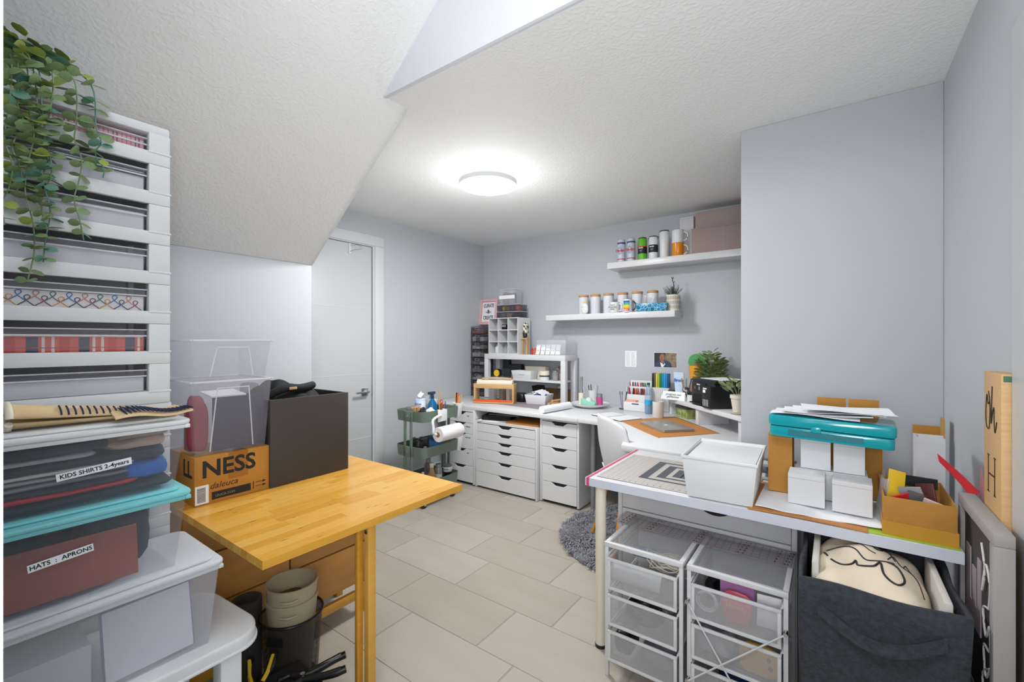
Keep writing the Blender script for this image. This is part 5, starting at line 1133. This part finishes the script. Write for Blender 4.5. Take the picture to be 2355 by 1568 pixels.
obj('cover', MB().box(-.17, .17, -.11, .11, 0, .004), M_blackm, nbk); obj('page', MB().box(-.165, -.004, -.105, .105, .004, .009), M_paper, nbk); obj('page', MB().box(.004, .165, -.105, .105, .004, .009), M_paper, nbk)
tl = MB()
for k in range(14): tl.box(-.15, -.02, -.09+.013*k, -.0885+.013*k, .009, .0092).box(.02, .15, -.09+.013*k, -.0885+.013*k, .009, .0092)
obj('ruled_lines', tl, mat('line_grey', '#a8acb4', .6), nbk); obj('spiral', MB().tube([(.004*cos(a), -.1+.2*a/90, .01+.004*sin(a)) for a in range(90)], .001, 5), M_black, nbk)
cp = thing('white_cup', 'plain cream white tumbler standing on the tan mat', 'cup', (-1.10, 3.45, DZ+.004)); obj('cup', MB().lathe([(.038, 0), (.041, .005), (.042, .125), (.039, .125), (.037, .01), (.001, .01)], n=32), mat('cup_white', '#d6d5d4', .4), cp, ang=50)
wbt = thing('water_bottle', 'clear plastic water bottle with blue label and green cap', 'bottle', (-1.235, 3.62, DZ))
obj('bottle', MB().lathe([(.026, 0), (.031, .01), (.030, .09), (.031, .15), (.027, .19), (.012, .225), (.012, .235)], n=26), mat('pet', '#a8c8e0', .1, trans=.65), wbt, ang=60)
obj('label', MB().lathe([(.0312, .075), (.0312, .11)], n=26), mat('aqua_label', '#2aa5dc', .4), wbt); obj('water', MB().lathe([(.025, .004), (.028, .07)], n=20), mat('water', '#5d93b8', .1, trans=.4), wbt); obj('cap', MB().cyl(0, 0, .235, .255, .013, n=16), mat('cap_green', '#1f5f4d', .4), wbt)
# pen holder
mp_ = thing('clear_pen_pot', 'clear pot of pens left of the white desk organizer', 'pot', (-1.50, 3.74, DZ)); obj('pot', MB().lathe([(.033, 0), (.033, .13)], n=22), M_clear2, mp_); obj('base', MB().cyl(0, 0, 0, .006, .036, n=22), M_black, mp_)
for i in range(4): one('pen', MB().tube([(0, 0, 0), ((i-1.5)*.014, .0, .145)], .005, 8), [M_purple, mat('bluegrey', '#4a6a7a', .4), M_plast, M_black][i], ['purple', 'blue grey', 'white', 'black'][i]+' pen in the clear pot', 'pen', (-1.50+(i-1.5)*.008, 3.74, DZ+.008), group='pens in the clear pot')
og = thing('desk_organizer', 'white stepped desk organizer with a small drawer full of markers', 'organizer', (-1.365, 3.78, DZ))
obj('base_drawer', MB().box(-.105, .105, -.11, .1, 0, .075), M_plast, og, bev=.004); obj('drawer_slot', MB().box(-.03, .03, -.1115, -.109, .058, .066), M_black, og)
obj('back_box', MB().box(-.105, .105, .06, .1, .075, .25).box(-.105, -.1, -.04, .06, .075, .20).box(.1, .105, -.04, .06, .075, .20).box(-.1, .1, -.04, -.035, .075, .135).box(-.1, .1, .015, .02, .075, .20), M_plast, og, bev=.0015)
obj('note_pad', MB().box(-.09, .0, -.1, -.04, .075, .088), mat('salmon', '#e9a79a', .6), og)
rc = random.Random(12); cols = ['#c8232c', '#17181b', '#e2581c', '#2f7a3a', '#e9c02a', '#1d5fae', '#7a2a4a', '#c94f8c', '#39435a', '#8a2a20']
mcol = [mat('marker_%d' % i, c_, .4) for i, c_ in enumerate(cols)]; names = ['red', 'black', 'orange', 'green', 'yellow', 'blue', 'maroon', 'pink', 'slate', 'brown']
for r_ in range(2):
    for i in range(13):
        k = rc.randrange(10); x = -1.455+.0145*i
        one('marker', MB().lathe([(.0055, 0), (.0055, .10), (.004, .115)], n=8), mcol[k], names[k]+' marker, '+['leftmost', 'second', 'third', 'fourth', 'fifth', 'sixth', 'middle', 'eighth', 'ninth', 'tenth', 'eleventh', 'twelfth', 'rightmost'][i]+(' in the front row of the organizer' if r_ else ' in the rear row of the organizer'), 'marker', (x, 3.825-.05*r_+.0, DZ+(.125 if r_ == 0 else .078)), (radians(14), radians(rc.uniform(-9, 9)), 0), group=('upper row of markers' if r_ else 'lower row of markers')+' in the desk organizer')
# tin under the riser
tn = thing('cactus_tin', 'pale green tin with dark lid and plant print under the riser', 'tin', (-.93, 3.62, DZ), radians(-42))
obj('tin', MB().box(-.075, .075, -.05, .06, 0, .075), mat('tin_print', '#b9c28a', .35, c2='#8a9a4a', vscale=26, vary=.3), tn, bev=.006); obj('lid', MB().box(-.077, .077, -.052, .062, .07, .09), mat('tin_lid', '#5b5a50', .3, .4), tn, bev=.004)
cact = MB()
for i in range(7):
    x = -.06+.02*i; cact.box(x-.0015, x+.0015, -.0512, -.0508, .012, .045).box(x-.005, x+.005, -.0512, -.0508, .025, .028)
obj('cactus_print', cact, mat('cactus', '#5c7a3a', .5), tn)
# diagonal riser
RZ = .88; ra = math.atan2(-.72, .69)
rs = thing('desk_riser', 'white monitor riser shelf set diagonally across the desk corner', 'shelf', (-1.16, 3.715, DZ), ra)
obj('board', MB().box(0, 1.05, 0, .29, RZ-.03-DZ, RZ-DZ), M_white, rs, bev=.002)
for x in (.50, .98): obj('leg', MB().box(x, x+.035, .015, .25, 0, RZ-.03-DZ), M_white2, rs, bev=.001)
obj('leg', MB().box(.03, .065, .06, .18, 0, RZ-.03-DZ), M_white2, rs)
def on(u, v, z=RZ): c_, s_ = cos(ra), sin(ra); return (-1.16+u*c_-v*s_, 3.715+u*s_+v*c_, z)
# marker tub with caps
mt = thing('marker_case', 'white case of alcohol markers in rainbow order on the riser', 'case', (-1.195, 3.83, DZ+.0))
obj('case', MB().box(-.075, .075, -.03, .03, 0, .20), mat('case_white', '#d6d3d2', .5), mt, bev=.002)
rl_ = MB()
for i in range(9): rl_.box(-.066+.0166*i, -.0645+.0166*i, -.031, -.03, .02, .195)
obj('groove', rl_, M_grey, mt)
for i, (c_, nm) in enumerate((('#1b1b1d', 'black'), ('#5b5346', 'brown'), ('#d8c04a', 'yellow'), ('#9dbb3a', 'lime'), ('#2f7a3a', 'green'), ('#1f8aa8', 'teal'), ('#2a9ed8', 'sky blue'), ('#1c86c8', 'blue'), ('#174f7a', 'dark blue'))):
    for r_ in range(2): one('marker_pen', MB().box(-.0072, .0072, -.0072, .0072, 0, .12), mat('mk'+c_, c_, .35), nm+(' marker in the front row of the rainbow case' if r_ == 0 else ' marker in the back row of the rainbow case'), 'marker', (-1.195-.066+.0166*i, 3.815+.022*r_, DZ+.2005+.003*r_), bev=.0015, group='rainbow markers on the riser')
tbe = thing('cream_tube', 'white and blue squeeze tube standing on the riser', 'tube', (-1.03, 3.77, RZ))
obj('tube', MB().add([(.03*cos(a), .016*sin(a), .03) for a in [2*pi*i/16 for i in range(16)]]+[(.045*cos(a), .002*sin(a), .20) for a in [2*pi*i/16 for i in range(16)]], [(i, (i+1) % 16, 16+(i+1) % 16, 16+i) for i in range(16)]+[tuple(range(16))[::-1], tuple(range(16, 32))]), mat('tube_blue', '#c6d9ee', .35), tbe, ang=60)
obj('cap', MB().cyl(0, 0, 0, .03, .026, n=18), M_plast, tbe); text('Brow', .034, tbe, (0, -.014, .135), 'S', M_blue, bold=.03, shear=.1)
sg = thing('desk_sign', 'small white angled sign reading progress not perfection', 'sign', (-1.01, 3.545, RZ), radians(-12))
obj('plate', MB().add([(-.1, -.02, 0), (.1, -.02, 0), (.1, .03, 0), (-.1, .03, 0), (-.09, .008, .062), (.09, .008, .062)], [(0, 3, 2, 1), (0, 1, 5, 4), (2, 3, 4, 5), (1, 2, 5), (3, 0, 4)]), M_plast, sg)
text('progress not\nperfection', .024, sg, (0, -.0075, .031), (radians(65), 0, 0), shear=.25)
sc = thing('scissor_cup', 'spotted silver cup with pens behind the small sign', 'cup', (-.945, 3.67, RZ)); obj('cup', MB().lathe([(.028, 0), (.03, .09), (.027, .09)], n=22), mat('spots', '#cfcbc2', .3, c2='#3a3836', vscale=40, vary=.1), sc, ang=50)
for i in range(3): one('pen', MB().tube([(0, 0, 0), ((i-1)*.03, 0, .15)], .005, 8), [M_kraft2, M_smoke, M_blue][i], ['tan pen in the spotted cup', 'grey pen in the spotted cup', 'blue pen in the spotted cup'][i], 'pen', (-.945+(i-1)*.008, 3.67, RZ+.01), group='pens in the spotted cup')
one('small_jar', MB().cyl(0, 0, 0, .05, .03, n=20), M_plast, 'white jar with black lid left of the printer', 'jar', on(.33, .08))
one('jar_lid', MB().cyl(0, 0, 0, .02, .032, n=20), M_black, 'black lid on the white jar left of the printer', 'lid', on(.33, .08, RZ+.05))
one('stapler', MB().box(-.035, .035, -.02, .02, 0, .05), M_black, 'black stapler lying between the marker case and the tube', 'stapler', (-1.085, 3.79, RZ), bev=.006)
# printer
pn = thing('printer', 'black ink tank printer on the riser', 'printer', on(.44, .02), ra)
obj('body', MB().ext([(0, .0), (.0, .03), (0, .16), (.02, .175), (.27, .175), (.29, .16), (.29, .0), (.0, 0)][:-1], 0, .24, 'y'), M_black, pn, bev=.006)
obj('scanner_lid', MB().box(-.003, .293, .0, .243, .168, .188), M_black, pn, bev=.006); obj('control_panel', MB().box(.01, .19, -.006, .0, .085, .165), M_black, pn, bev=.002)
obj('paper_slot', MB().box(.02, .17, -.003, .002, .02, .075), mat('slot_black', '#050506', .5), pn); obj('tray_lip', MB().box(.02, .17, -.03, .0, .012, .02), M_black, pn)
obj('ink_block', MB().box(.19, .292, -.035, .12, .0, .15), M_black, pn, bev=.006)
for i in range(4): obj('ink_window', MB().box(.205+.018*i, .211+.018*i, -.0362, -.035, .015, .06), mat('ink_white', '#c9c9cc', .4), pn)
obj('label_plate', MB().box(.205, .235, -.0362, -.035, .105, .125).box(.205, .25, -.0362, -.035, .13, .137), M_paper, pn); text('EPSON', .014, pn, (.1, -.0066, .148), 'S', M_paper, bold=.02)
obj('button', MB().box(.05, .06, -.007, -.006, .115, .13).box(.1, .12, -.007, -.006, .11, .135), M_grey, pn)
one('printer_paper', MB().box(-.12, .12, -.1, .1, 0, .003), M_paper, 'white sheets lying on the printer lid', 'paper', on(.60, .17, RZ+.189), (0, 0, ra+.1))
def leafy(name, label, loc, n_, spread, hh, m, size, potprof=None, potm=None, seed=0, up=.5):
    t = thing(name, label, 'plant', loc)
    if potprof: obj('pot', MB().lathe(potprof, n=26), potm, t, ang=50)
    z0 = potprof[-1][1] if potprof else 0; rr = random.Random(seed); lm = MB(); sm_ = MB()
    for i in range(n_):
        a = rr.uniform(0, 2*pi); r = spread*math.sqrt(rr.random()); z = z0+rr.uniform(.02, hh)*(1-.5*r/spread); p = Vector((r*cos(a), r*sin(a), z))
        if i % 4 == 0: sm_.tube([(0, 0, max(0, z0-.02)), (r*.5*cos(a), r*.5*sin(a), z*.6+z0*.3), tuple(p)], .0012, 4)
        e = Matrix.Rotation(a-pi/2, 4, 'Z') @ Matrix.Rotation(rr.uniform(-.3, 1.0)*up+.2, 4, 'X') @ Matrix.Rotation(rr.uniform(-.6, .6), 4, 'Y')
        s = size*rr.uniform(.7, 1.2); lm.add([tuple(p + e @ Vector((x*s*.62, y*s, z_*s))) for x, y, z_ in lv], lf)
    f_ = obj('foliage', lm, m, t); f_['kind'] = 'stuff'; obj('stem', sm_, m, t)
    return t
leafy('artificial_greenery', 'bushy green artificial plant behind the printer on the back wall', (-.79, 3.79, RZ), 330, .10, .30, mat('green_leaf', '#6c8850', .5, c2='#9fb078', vscale=30, vary=.8), .055, [(.035, 0), (.045, .12), (.042, .12)], M_plast, 3)
pb_ = thing('orange_party_bag', 'orange cone with a green and red round tag behind the printer', 'decoration', (-.90, 3.77, RZ))
obj('cone', MB().lathe([(.03, 0), (.052, .26)], n=20), mat('amber_orange', '#e09a28', .5), pb_); obj('green_disc', MB().lathe([(.066, -.003), (.066, .003)], .01, 0, .29, 28, 'y'), mat('mint_green', '#4a9a58', .5), pb_); obj('red_disc', MB().lathe([(.03, -.006), (.03, -.003)], .015, 0, .25, 20, 'y'), M_terra, pb_)
pp = on(.93, .05)
leafy('potted_plant', 'small leafy plant in a cream pot at the right end of riser', pp, 46, .075, .15, mat('pale_leaf', '#7a8c58', .5, c2='#aeb98c', vscale=30), .05, [(.03, .012), (.043, .1), (.047, .1), (.047, .12), (.042, .12)], mat('pot_cream', '#d8d0c2', .6), 9)
one('pot_saucer', MB().lathe([(.035, 0), (.052, .011), (.05, .011), (.001, .008)], n=26), mat('pot_cream', '#d8d0c2', .6), 'cream saucer under the small pot on the riser', 'saucer', pp, ang=50)

# ---------------------------------------------------------------- wall shelves and what stands on them
def wshelf(x0, x1, z0, z1, label):
    t = thing('floating_shelf', label, 'shelf', ((x0+x1)/2, 3.825, z0)); obj('board', MB().box(-(x1-x0)/2, (x1-x0)/2, -.125, .1245, 0, z1-z0), M_white, t, bev=.002); return t
wshelf(-2.278, -1.045, 1.538, 1.590, 'lower white floating wall shelf with canisters and mugs')
wshelf(-1.635, -.42, 1.983, 2.037, 'upper white floating wall shelf with tumblers and boxes')
# canisters
LZ = 1.5905
cn = thing('canister', None, 'canister', (-1.917, 3.80, LZ), 0, 'white canisters on the lower shelf')
obj('jar', MB().lathe([(.044, 0), (.047, .004), (.047, .16), (.043, .163)], n=32), mat('canister_white', '#d9dce2', .35, c2='#cfd3da', vscale=40), cn, ang=50)
obj('lid', MB().lathe([(.045, .163), (.048, .166), (.048, .180), (.045, .183)], n=32), M_cork, cn, ang=50)
cn['label'] = 'leftmost white canister with wooden lid, behind the egg face ornament'
for x, l in ((-1.795, 'second white canister from the left on the lower shelf'), (-1.665, 'third white canister, behind the script mug'), (-1.528, 'fourth white canister, behind the rainbow mug'), (-1.394, 'fifth white canister, right of the rainbow mug'), (-1.258, 'rightmost white canister, wrapped in clear film by the plant')):
    dup(cn, (x, 3.80+.02*0, LZ), None, l)
one('clear_film', MB().sheet(lambda u, v: (-.06+.11*u-.05*u*(1-v), -.01*sin(u*5)-.02*(1-v), .13*v+.01*sin(7*u)), 16, 8, .001), M_clear2, 'loose clear film in front of the rightmost canister', 'film', (-1.27, 3.742, LZ+.001))
eg = thing('face_ornament', 'white egg shaped ornament with sleeping face and yellow crown', 'ornament', (-1.868, 3.725, LZ))
obj('body', MB().lathe([(.012, 0), (.03, .015), (.036, .045), (.03, .08), (.014, .1), (.002, .103)], n=26, sy=.5), M_plast, eg, ang=80)
obj('crown', MB().ext([(-.018, 0), (.018, 0), (.02, .018), (.009, .01), (0, .02), (-.009, .01), (-.02, .018)], -.004, .004, 'y'), M_yellow, eg, (0, 0, .096)); 
for s in (-1, 1): obj('eyelid', MB().tube([(s*.014-.007, -.0175, .066), (s*.014, -.019, .062), (s*.014+.007, -.0175, .066)], .001, 5), M_ink, eg)
def mug(x, y, z, r, h_, label, m, hm, side=1, parts=None, rot=0, name='mug', group=None):
    t = thing(name, label, 'mug', (x, y, z), rot, group)
    obj('cup', MB().lathe([(r*.94, 0), (r, .004), (r, h_), (r*.93, h_), (r*.9, .008), (.001, .008)], n=32), m, t, ang=50)
    obj('handle', MB().tube([(side*(r*.95+r*.75*sin(pi*q/10)), 0, h_*.5+h_*.34*cos(pi*q/10)) for q in range(11)], r*.13, 8), hm, t, ang=70)
    return t
t = mug(-1.578, 3.735, LZ, .041, .094, 'white mug with black script writing in front of the canisters', M_plast, M_plast)
text("I can't\ndo anything\ntoday", .021, t, (-.006, -.0415, .05), 'S', shear=.4, wx=.8)
t = mug(-1.452, 3.725, LZ, .042, .112, 'white mug with rainbow stripes and black handle', M_plast, M_black)
for i, c_ in enumerate(('#c8342c', '#e07028', '#e8b82c', '#d9d02c', '#5fae3e', '#2a8ad0', '#1f4f94')):
    obj('rainbow_band', MB().lathe([(.0425, .012+.0125*i), (.0425, .0245+.0125*i)], n=32).__class__().add([(.0426*cos(a), .0426*sin(a), z) for z in (.012+.0125*i, .0243+.0125*i) for a in [radians(-130+80*k/10) for k in range(11)]], [(k, k+1, 12+k, 11+k) for k in range(10)]), mat('rb'+c_, c_, .4), t)
text('CREATE', .012, t, (-.007, -.0432, .02), 'S', M_paper, bold=.03)
tt = thing('mosaic_tray', 'rectangular tray with teal and blue mosaic pattern', 'tray', (-1.243, 3.742-.005, LZ), radians(3))
def vor(name):
    m = mat(name, '#1f8f9c', .2); N = m.node_tree.nodes; L = m.node_tree.links
    v = N.new('ShaderNodeTexVoronoi'); v.feature = 'DISTANCE_TO_EDGE'; v.inputs['Scale'].default_value = 32; L.new(N['Texture Coordinate'].outputs['Object'], v.inputs[0])
    v2 = N.new('ShaderNodeTexVoronoi'); v2.inputs['Scale'].default_value = 32; L.new(N['Texture Coordinate'].outputs['Object'], v2.inputs[0])
    r = N.new('ShaderNodeValToRGB'); r.color_ramp.elements[0].color = lin('#0f6f78'); r.color_ramp.elements[1].color = lin('#3d8fd0'); L.new(v2.outputs['Color'], r.inputs[0])
    g = N.new('ShaderNodeMath'); g.operation = 'LESS_THAN'; g.inputs[1].default_value = .035; L.new(v.outputs['Distance'], g.inputs[0])
    mx = N.new('ShaderNodeMixRGB'); L.new(g.outputs[0], mx.inputs[0]); L.new(r.outputs[0], mx.inputs[1]); mx.inputs[2].default_value = lin('#a8d4dc'); L.new(mx.outputs[0], N['Principled BSDF'].inputs['Base Color']); return m
obj('tray', MB().shell(-.13, .13, -.035, .045, 0, .068, .005, .006), vor('mosaic'), tt, bev=.002)
pl = thing('planter_juniper', 'dark green spiky plant in a cream slatted pot on the lower shelf', 'plant', (-1.085, 3.80, LZ))
obj('pot', MB().lathe([(.05, 0), (.058, .135), (.052, .135), (.045, .02), (.001, .02)], n=36), mat('pot_ivory', '#ded8ca', .5), pl, ang=50)
ps = MB()
for rI in range(3):
    for k in range(30):
        a = 2*pi*k/30; r = .0515+.0025*rI+.001; z = .018+.038*rI
        ps.add([(r*cos(a-.035), r*sin(a-.035), z), (r*cos(a+.035), r*sin(a+.035), z), ((r+.0016)*cos(a+.035), (r+.0016)*sin(a+.035), z+.028), ((r+.0016)*cos(a-.035), (r+.0016)*sin(a-.035), z+.028)], [(0, 1, 2, 3)])
obj('slot_print', ps, mat('slot_grey', '#8d897e', .7), pl)
nd = MB(); rr = random.Random(17)
for i in range(60):
    a = rr.uniform(0, 2*pi); r = rr.uniform(.01, .085); p0 = Vector((r*.3*cos(a), r*.3*sin(a), .13)); p1 = Vector((r*cos(a), r*sin(a), .14+rr.uniform(.02, .085)*(1.2-r*6)))
    nd.tube([tuple(p0), tuple(p1)], .0012, 4)
    for k in range(16):
        q = p0.lerp(p1, .3+.7*k/15); dr_ = Vector((rr.gauss(0, 1), rr.gauss(0, 1), rr.gauss(.3, .8))).normalized()*rr.uniform(.008, .016); w2 = dr_.cross(Vector((0, 0, 1))).normalized()*.0012
        nd.add([tuple(q-w2), tuple(q+w2), tuple(q+dr_)], [(0, 1, 2)])
o = obj('needles', nd, mat('juniper', '#33493f', .7, c2='#4e6355', vscale=40), pl); o['kind'] = 'stuff'
obj('twig', MB().tube(smooth([(0, 0, .15), (.004, 0, .22), (-.006, 0, .26), (.002, 0, .285)]), [.003]*19, 6).tube([(.001, 0, .235), (.014, 0, .25)], .002, 5).tube([(-.004, 0, .27), (-.014, 0, .285)], .003, 5), mat('twig', '#2b2622', .8), pl)
# upper shelf
UZ = 2.0375
def tumbler(x, label, m, h_=.205, r=.036, kind='can', y=3.79, taper=1.0):
    t = thing('tumbler', label, 'tumbler', (x, y, UZ), 0)
    obj('body', MB().lathe([(r*.93*taper, 0), (r*taper, .006), (r, h_*.9), (r*.88, h_*.97)], n=30), m, t, ang=50)
    obj('lid', MB().lathe([(r*.9, h_*.965), (r*.93, h_*.975), (r*.9, h_)], n=30), M_clear2 if kind == 'can' else M_black, t, ang=50)
    return t
cm = mat('can_blue', '#c2c8d8', .3)
for i, x in enumerate((-1.538, -1.447)):
    t = tumbler(x, ['leftmost can shaped glass with red script and dark top band', 'second can shaped glass with red script, beside the green one'][i], cm, .212)
    obj('top_band', MB().lathe([(.0365, .168), (.0365, .182)], n=30), mat('band_navy', '#3a4468', .4), t); obj('low_band', MB().lathe([(.0365, .028), (.0365, .036)], n=30), mat('band_red', '#b8404a', .4), t)
    text('Hockey', .03, t, (.001, -.0385, .108), 'S', M_red, bold=.03, shear=.35, wx=.85)
    ray = MB()
    for k in range(16):
        a = 2*pi*k/16; x0, z0_ = .012*cos(a), .108+.012*sin(a)*1.5; x1_, z1_ = .026*cos(a), .108+.038*sin(a)
        ray.tube([(x0, -math.sqrt(.0365**2-x0*x0), z0_), (x1_, -math.sqrt(.0368**2-x1_*x1_), z1_)], .0011, 4)
    obj('ray_print', ray, mat('navy_print', '#39426a', .5), t)
def flip(x, label, m, band, extra=None, h_=.2, y=3.79):
    t = tumbler(x, label, m, h_, .038, 'x', y)
    obj('wrap_label', MB().lathe([(.0385, .06), (.0385, .125)], n=30), M_ink, t)
    if band: obj('orange_band', MB().lathe([(.0387, .118), (.0387, .128)], n=30), M_orange, t)
    text('MIXER', .014, t, (-.001, -.0392, .108), 'S', M_paper, bold=.03); text('stainless\nsteel', .008, t, (-.001, -.0392, .085), 'S', M_grey)
    obj('straw', MB().tube([(.0, 0, h_), (.005, 0, h_+.012)], .003, 6), M_black, t)
    return t
flip(-1.345, 'bright green tumbler with black label on the upper shelf', M_green, True)
t = flip(-1.250, 'white tumbler with black label and black carry loop', M_plast, False)
obj('carry_loop', MB().tube(smooth([(-.042, 0, .195), (-.036, 0, .175), (.036, 0, .175), (.042, 0, .2)]), [.0025]*19, 6), M_black, t)
t = tumbler(-1.155, 'tall plain white skinny tumbler on the upper shelf', M_plast, .235, .041, 'x', taper=.88); obj('base', MB().cyl(0, 0, -.0, .008, .033, n=24), M_black, t)
t = mug(-1.040, 3.775, UZ, .047, .112, 'shiny orange camp mug under the white one', mat('mug_orange', '#e08a12', .25), mat('handle_cream', '#e6d6b8', .4), name='camp_mug', group='two stacked camp mugs')
t = mug(-1.040, 3.775, UZ+.113, .047, .105, 'white camp mug stacked on top of the orange one', M_plast, M_plast, name='camp_mug', group='two stacked camp mugs')
t = thing('tall_white_box', 'upper tall white gift box behind the stacked mugs', 'box', (-.985, 3.875, UZ)); obj('carton', MB().box(-.055, .055, -.045, .045, 0, .335), M_white2, t, bev=.001)
obj('lid_gap', MB().box(-.052, .052, -.0455, -.044, .32, .322), M_grey, t)
fm = mat('taupe_fabric', '#9a8884', .9, bump=.2, bscale=200)
t = thing('fabric_box', 'large taupe fabric storage box at the right of upper shelf', 'box', (-.68, 3.81, UZ)); obj('body', MB().box(-.235, .235, -.105, .105, 0, .19), fm, t, bev=.002); obj('front_seam', MB().box(-.002, .0, -.1058, -.105, 0, .19), M_grey, t)
obj('lid', MB().box(-.238, .238, -.108, .108, .19, .20), fm, t, bev=.002)
t = thing('fabric_box', 'second taupe fabric box lying on top of the lower one', 'box', (-.66, 3.85, UZ+.2005)); obj('body', MB().box(-.24, .24, -.09, .09, 0, .135), mat('taupe_fabric2', '#a3938e', .9, bump=.2, bscale=200), t, bev=.002)
# wall prints
t = thing('wall_note', 'small white printed note on the wall under the shelves', 'paper', (-1.51, YB-.001, 1.10)); obj('sheet', MB().box(-.055, .055, -.001, 0, 0, .148), M_paper, t)
nl = MB()
for k in range(18):
    z = .012+.007*k; rr = random.Random(k); nl.box(-.045, -.045+rr.uniform(.03, .04), -.0013, -.001, z, z+.0025).box(.005, .005+rr.uniform(.02, .04), -.0013, -.001, z, z+.0025)
obj('print_lines', nl, mat('faint_print', '#c3c5c8', .6), t)
t = thing('man_photo', 'colour photo of a bald man in a blue jacket, on the wall', 'photo', (-1.196, YB-.001, 1.105)); obj('sheet', MB().box(-.1, .1, -.001, 0, 0, .132), M_paper, t)
obj('dark_side', MB().box(-.097, .0, -.0014, -.001, .003, .129), mat('ph_dark', '#2b3033', .5), t)
obj('stone_side', MB().box(.0, .097, -.0014, -.001, .003, .129), mat('ph_stone', '#4d4030', .5, c2='#b09a7a', vscale=60, vary=.5), t)
obj('jacket', MB().ext([(-.095, .003), (-.09, .03), (-.06, .055), (-.05, .075), (-.02, .07), (.02, .06), (.045, .045), (.06, .003)], -.002, -.0014, 'y'), mat('ph_blue', '#33506e', .6, c2='#27384d', vscale=30), t)
obj('shirt', MB().ext([(-.035, .004), (-.045, .045), (-.03, .04), (-.015, .022), (-.005, .04), (0, .03), (-.018, .004)], -.0024, -.002, 'y'), M_paper, t)
obj('head', MB().ext([(-.026+.024*cos(a), .087+.034*sin(a)) for a in [2*pi*i/20 for i in range(20)]], -.0026, -.0022, 'y').ext([(-.04, .04), (-.012, .035), (-.012, .065), (-.04, .065)], -.0025, -.0022, 'y'), mat('ph_skin', '#a8765c', .6, c2='#8a5a44', vscale=50), t)
obj('features', MB().box(-.037, -.030, -.0029, -.0027, .09, .092).box(-.022, -.015, -.0029, -.0027, .09, .092).box(-.034, -.018, -.0029, -.0027, .068, .0705), mat('ph_feat', '#4a2c22', .6), t)

for m in MC.values():
    pass
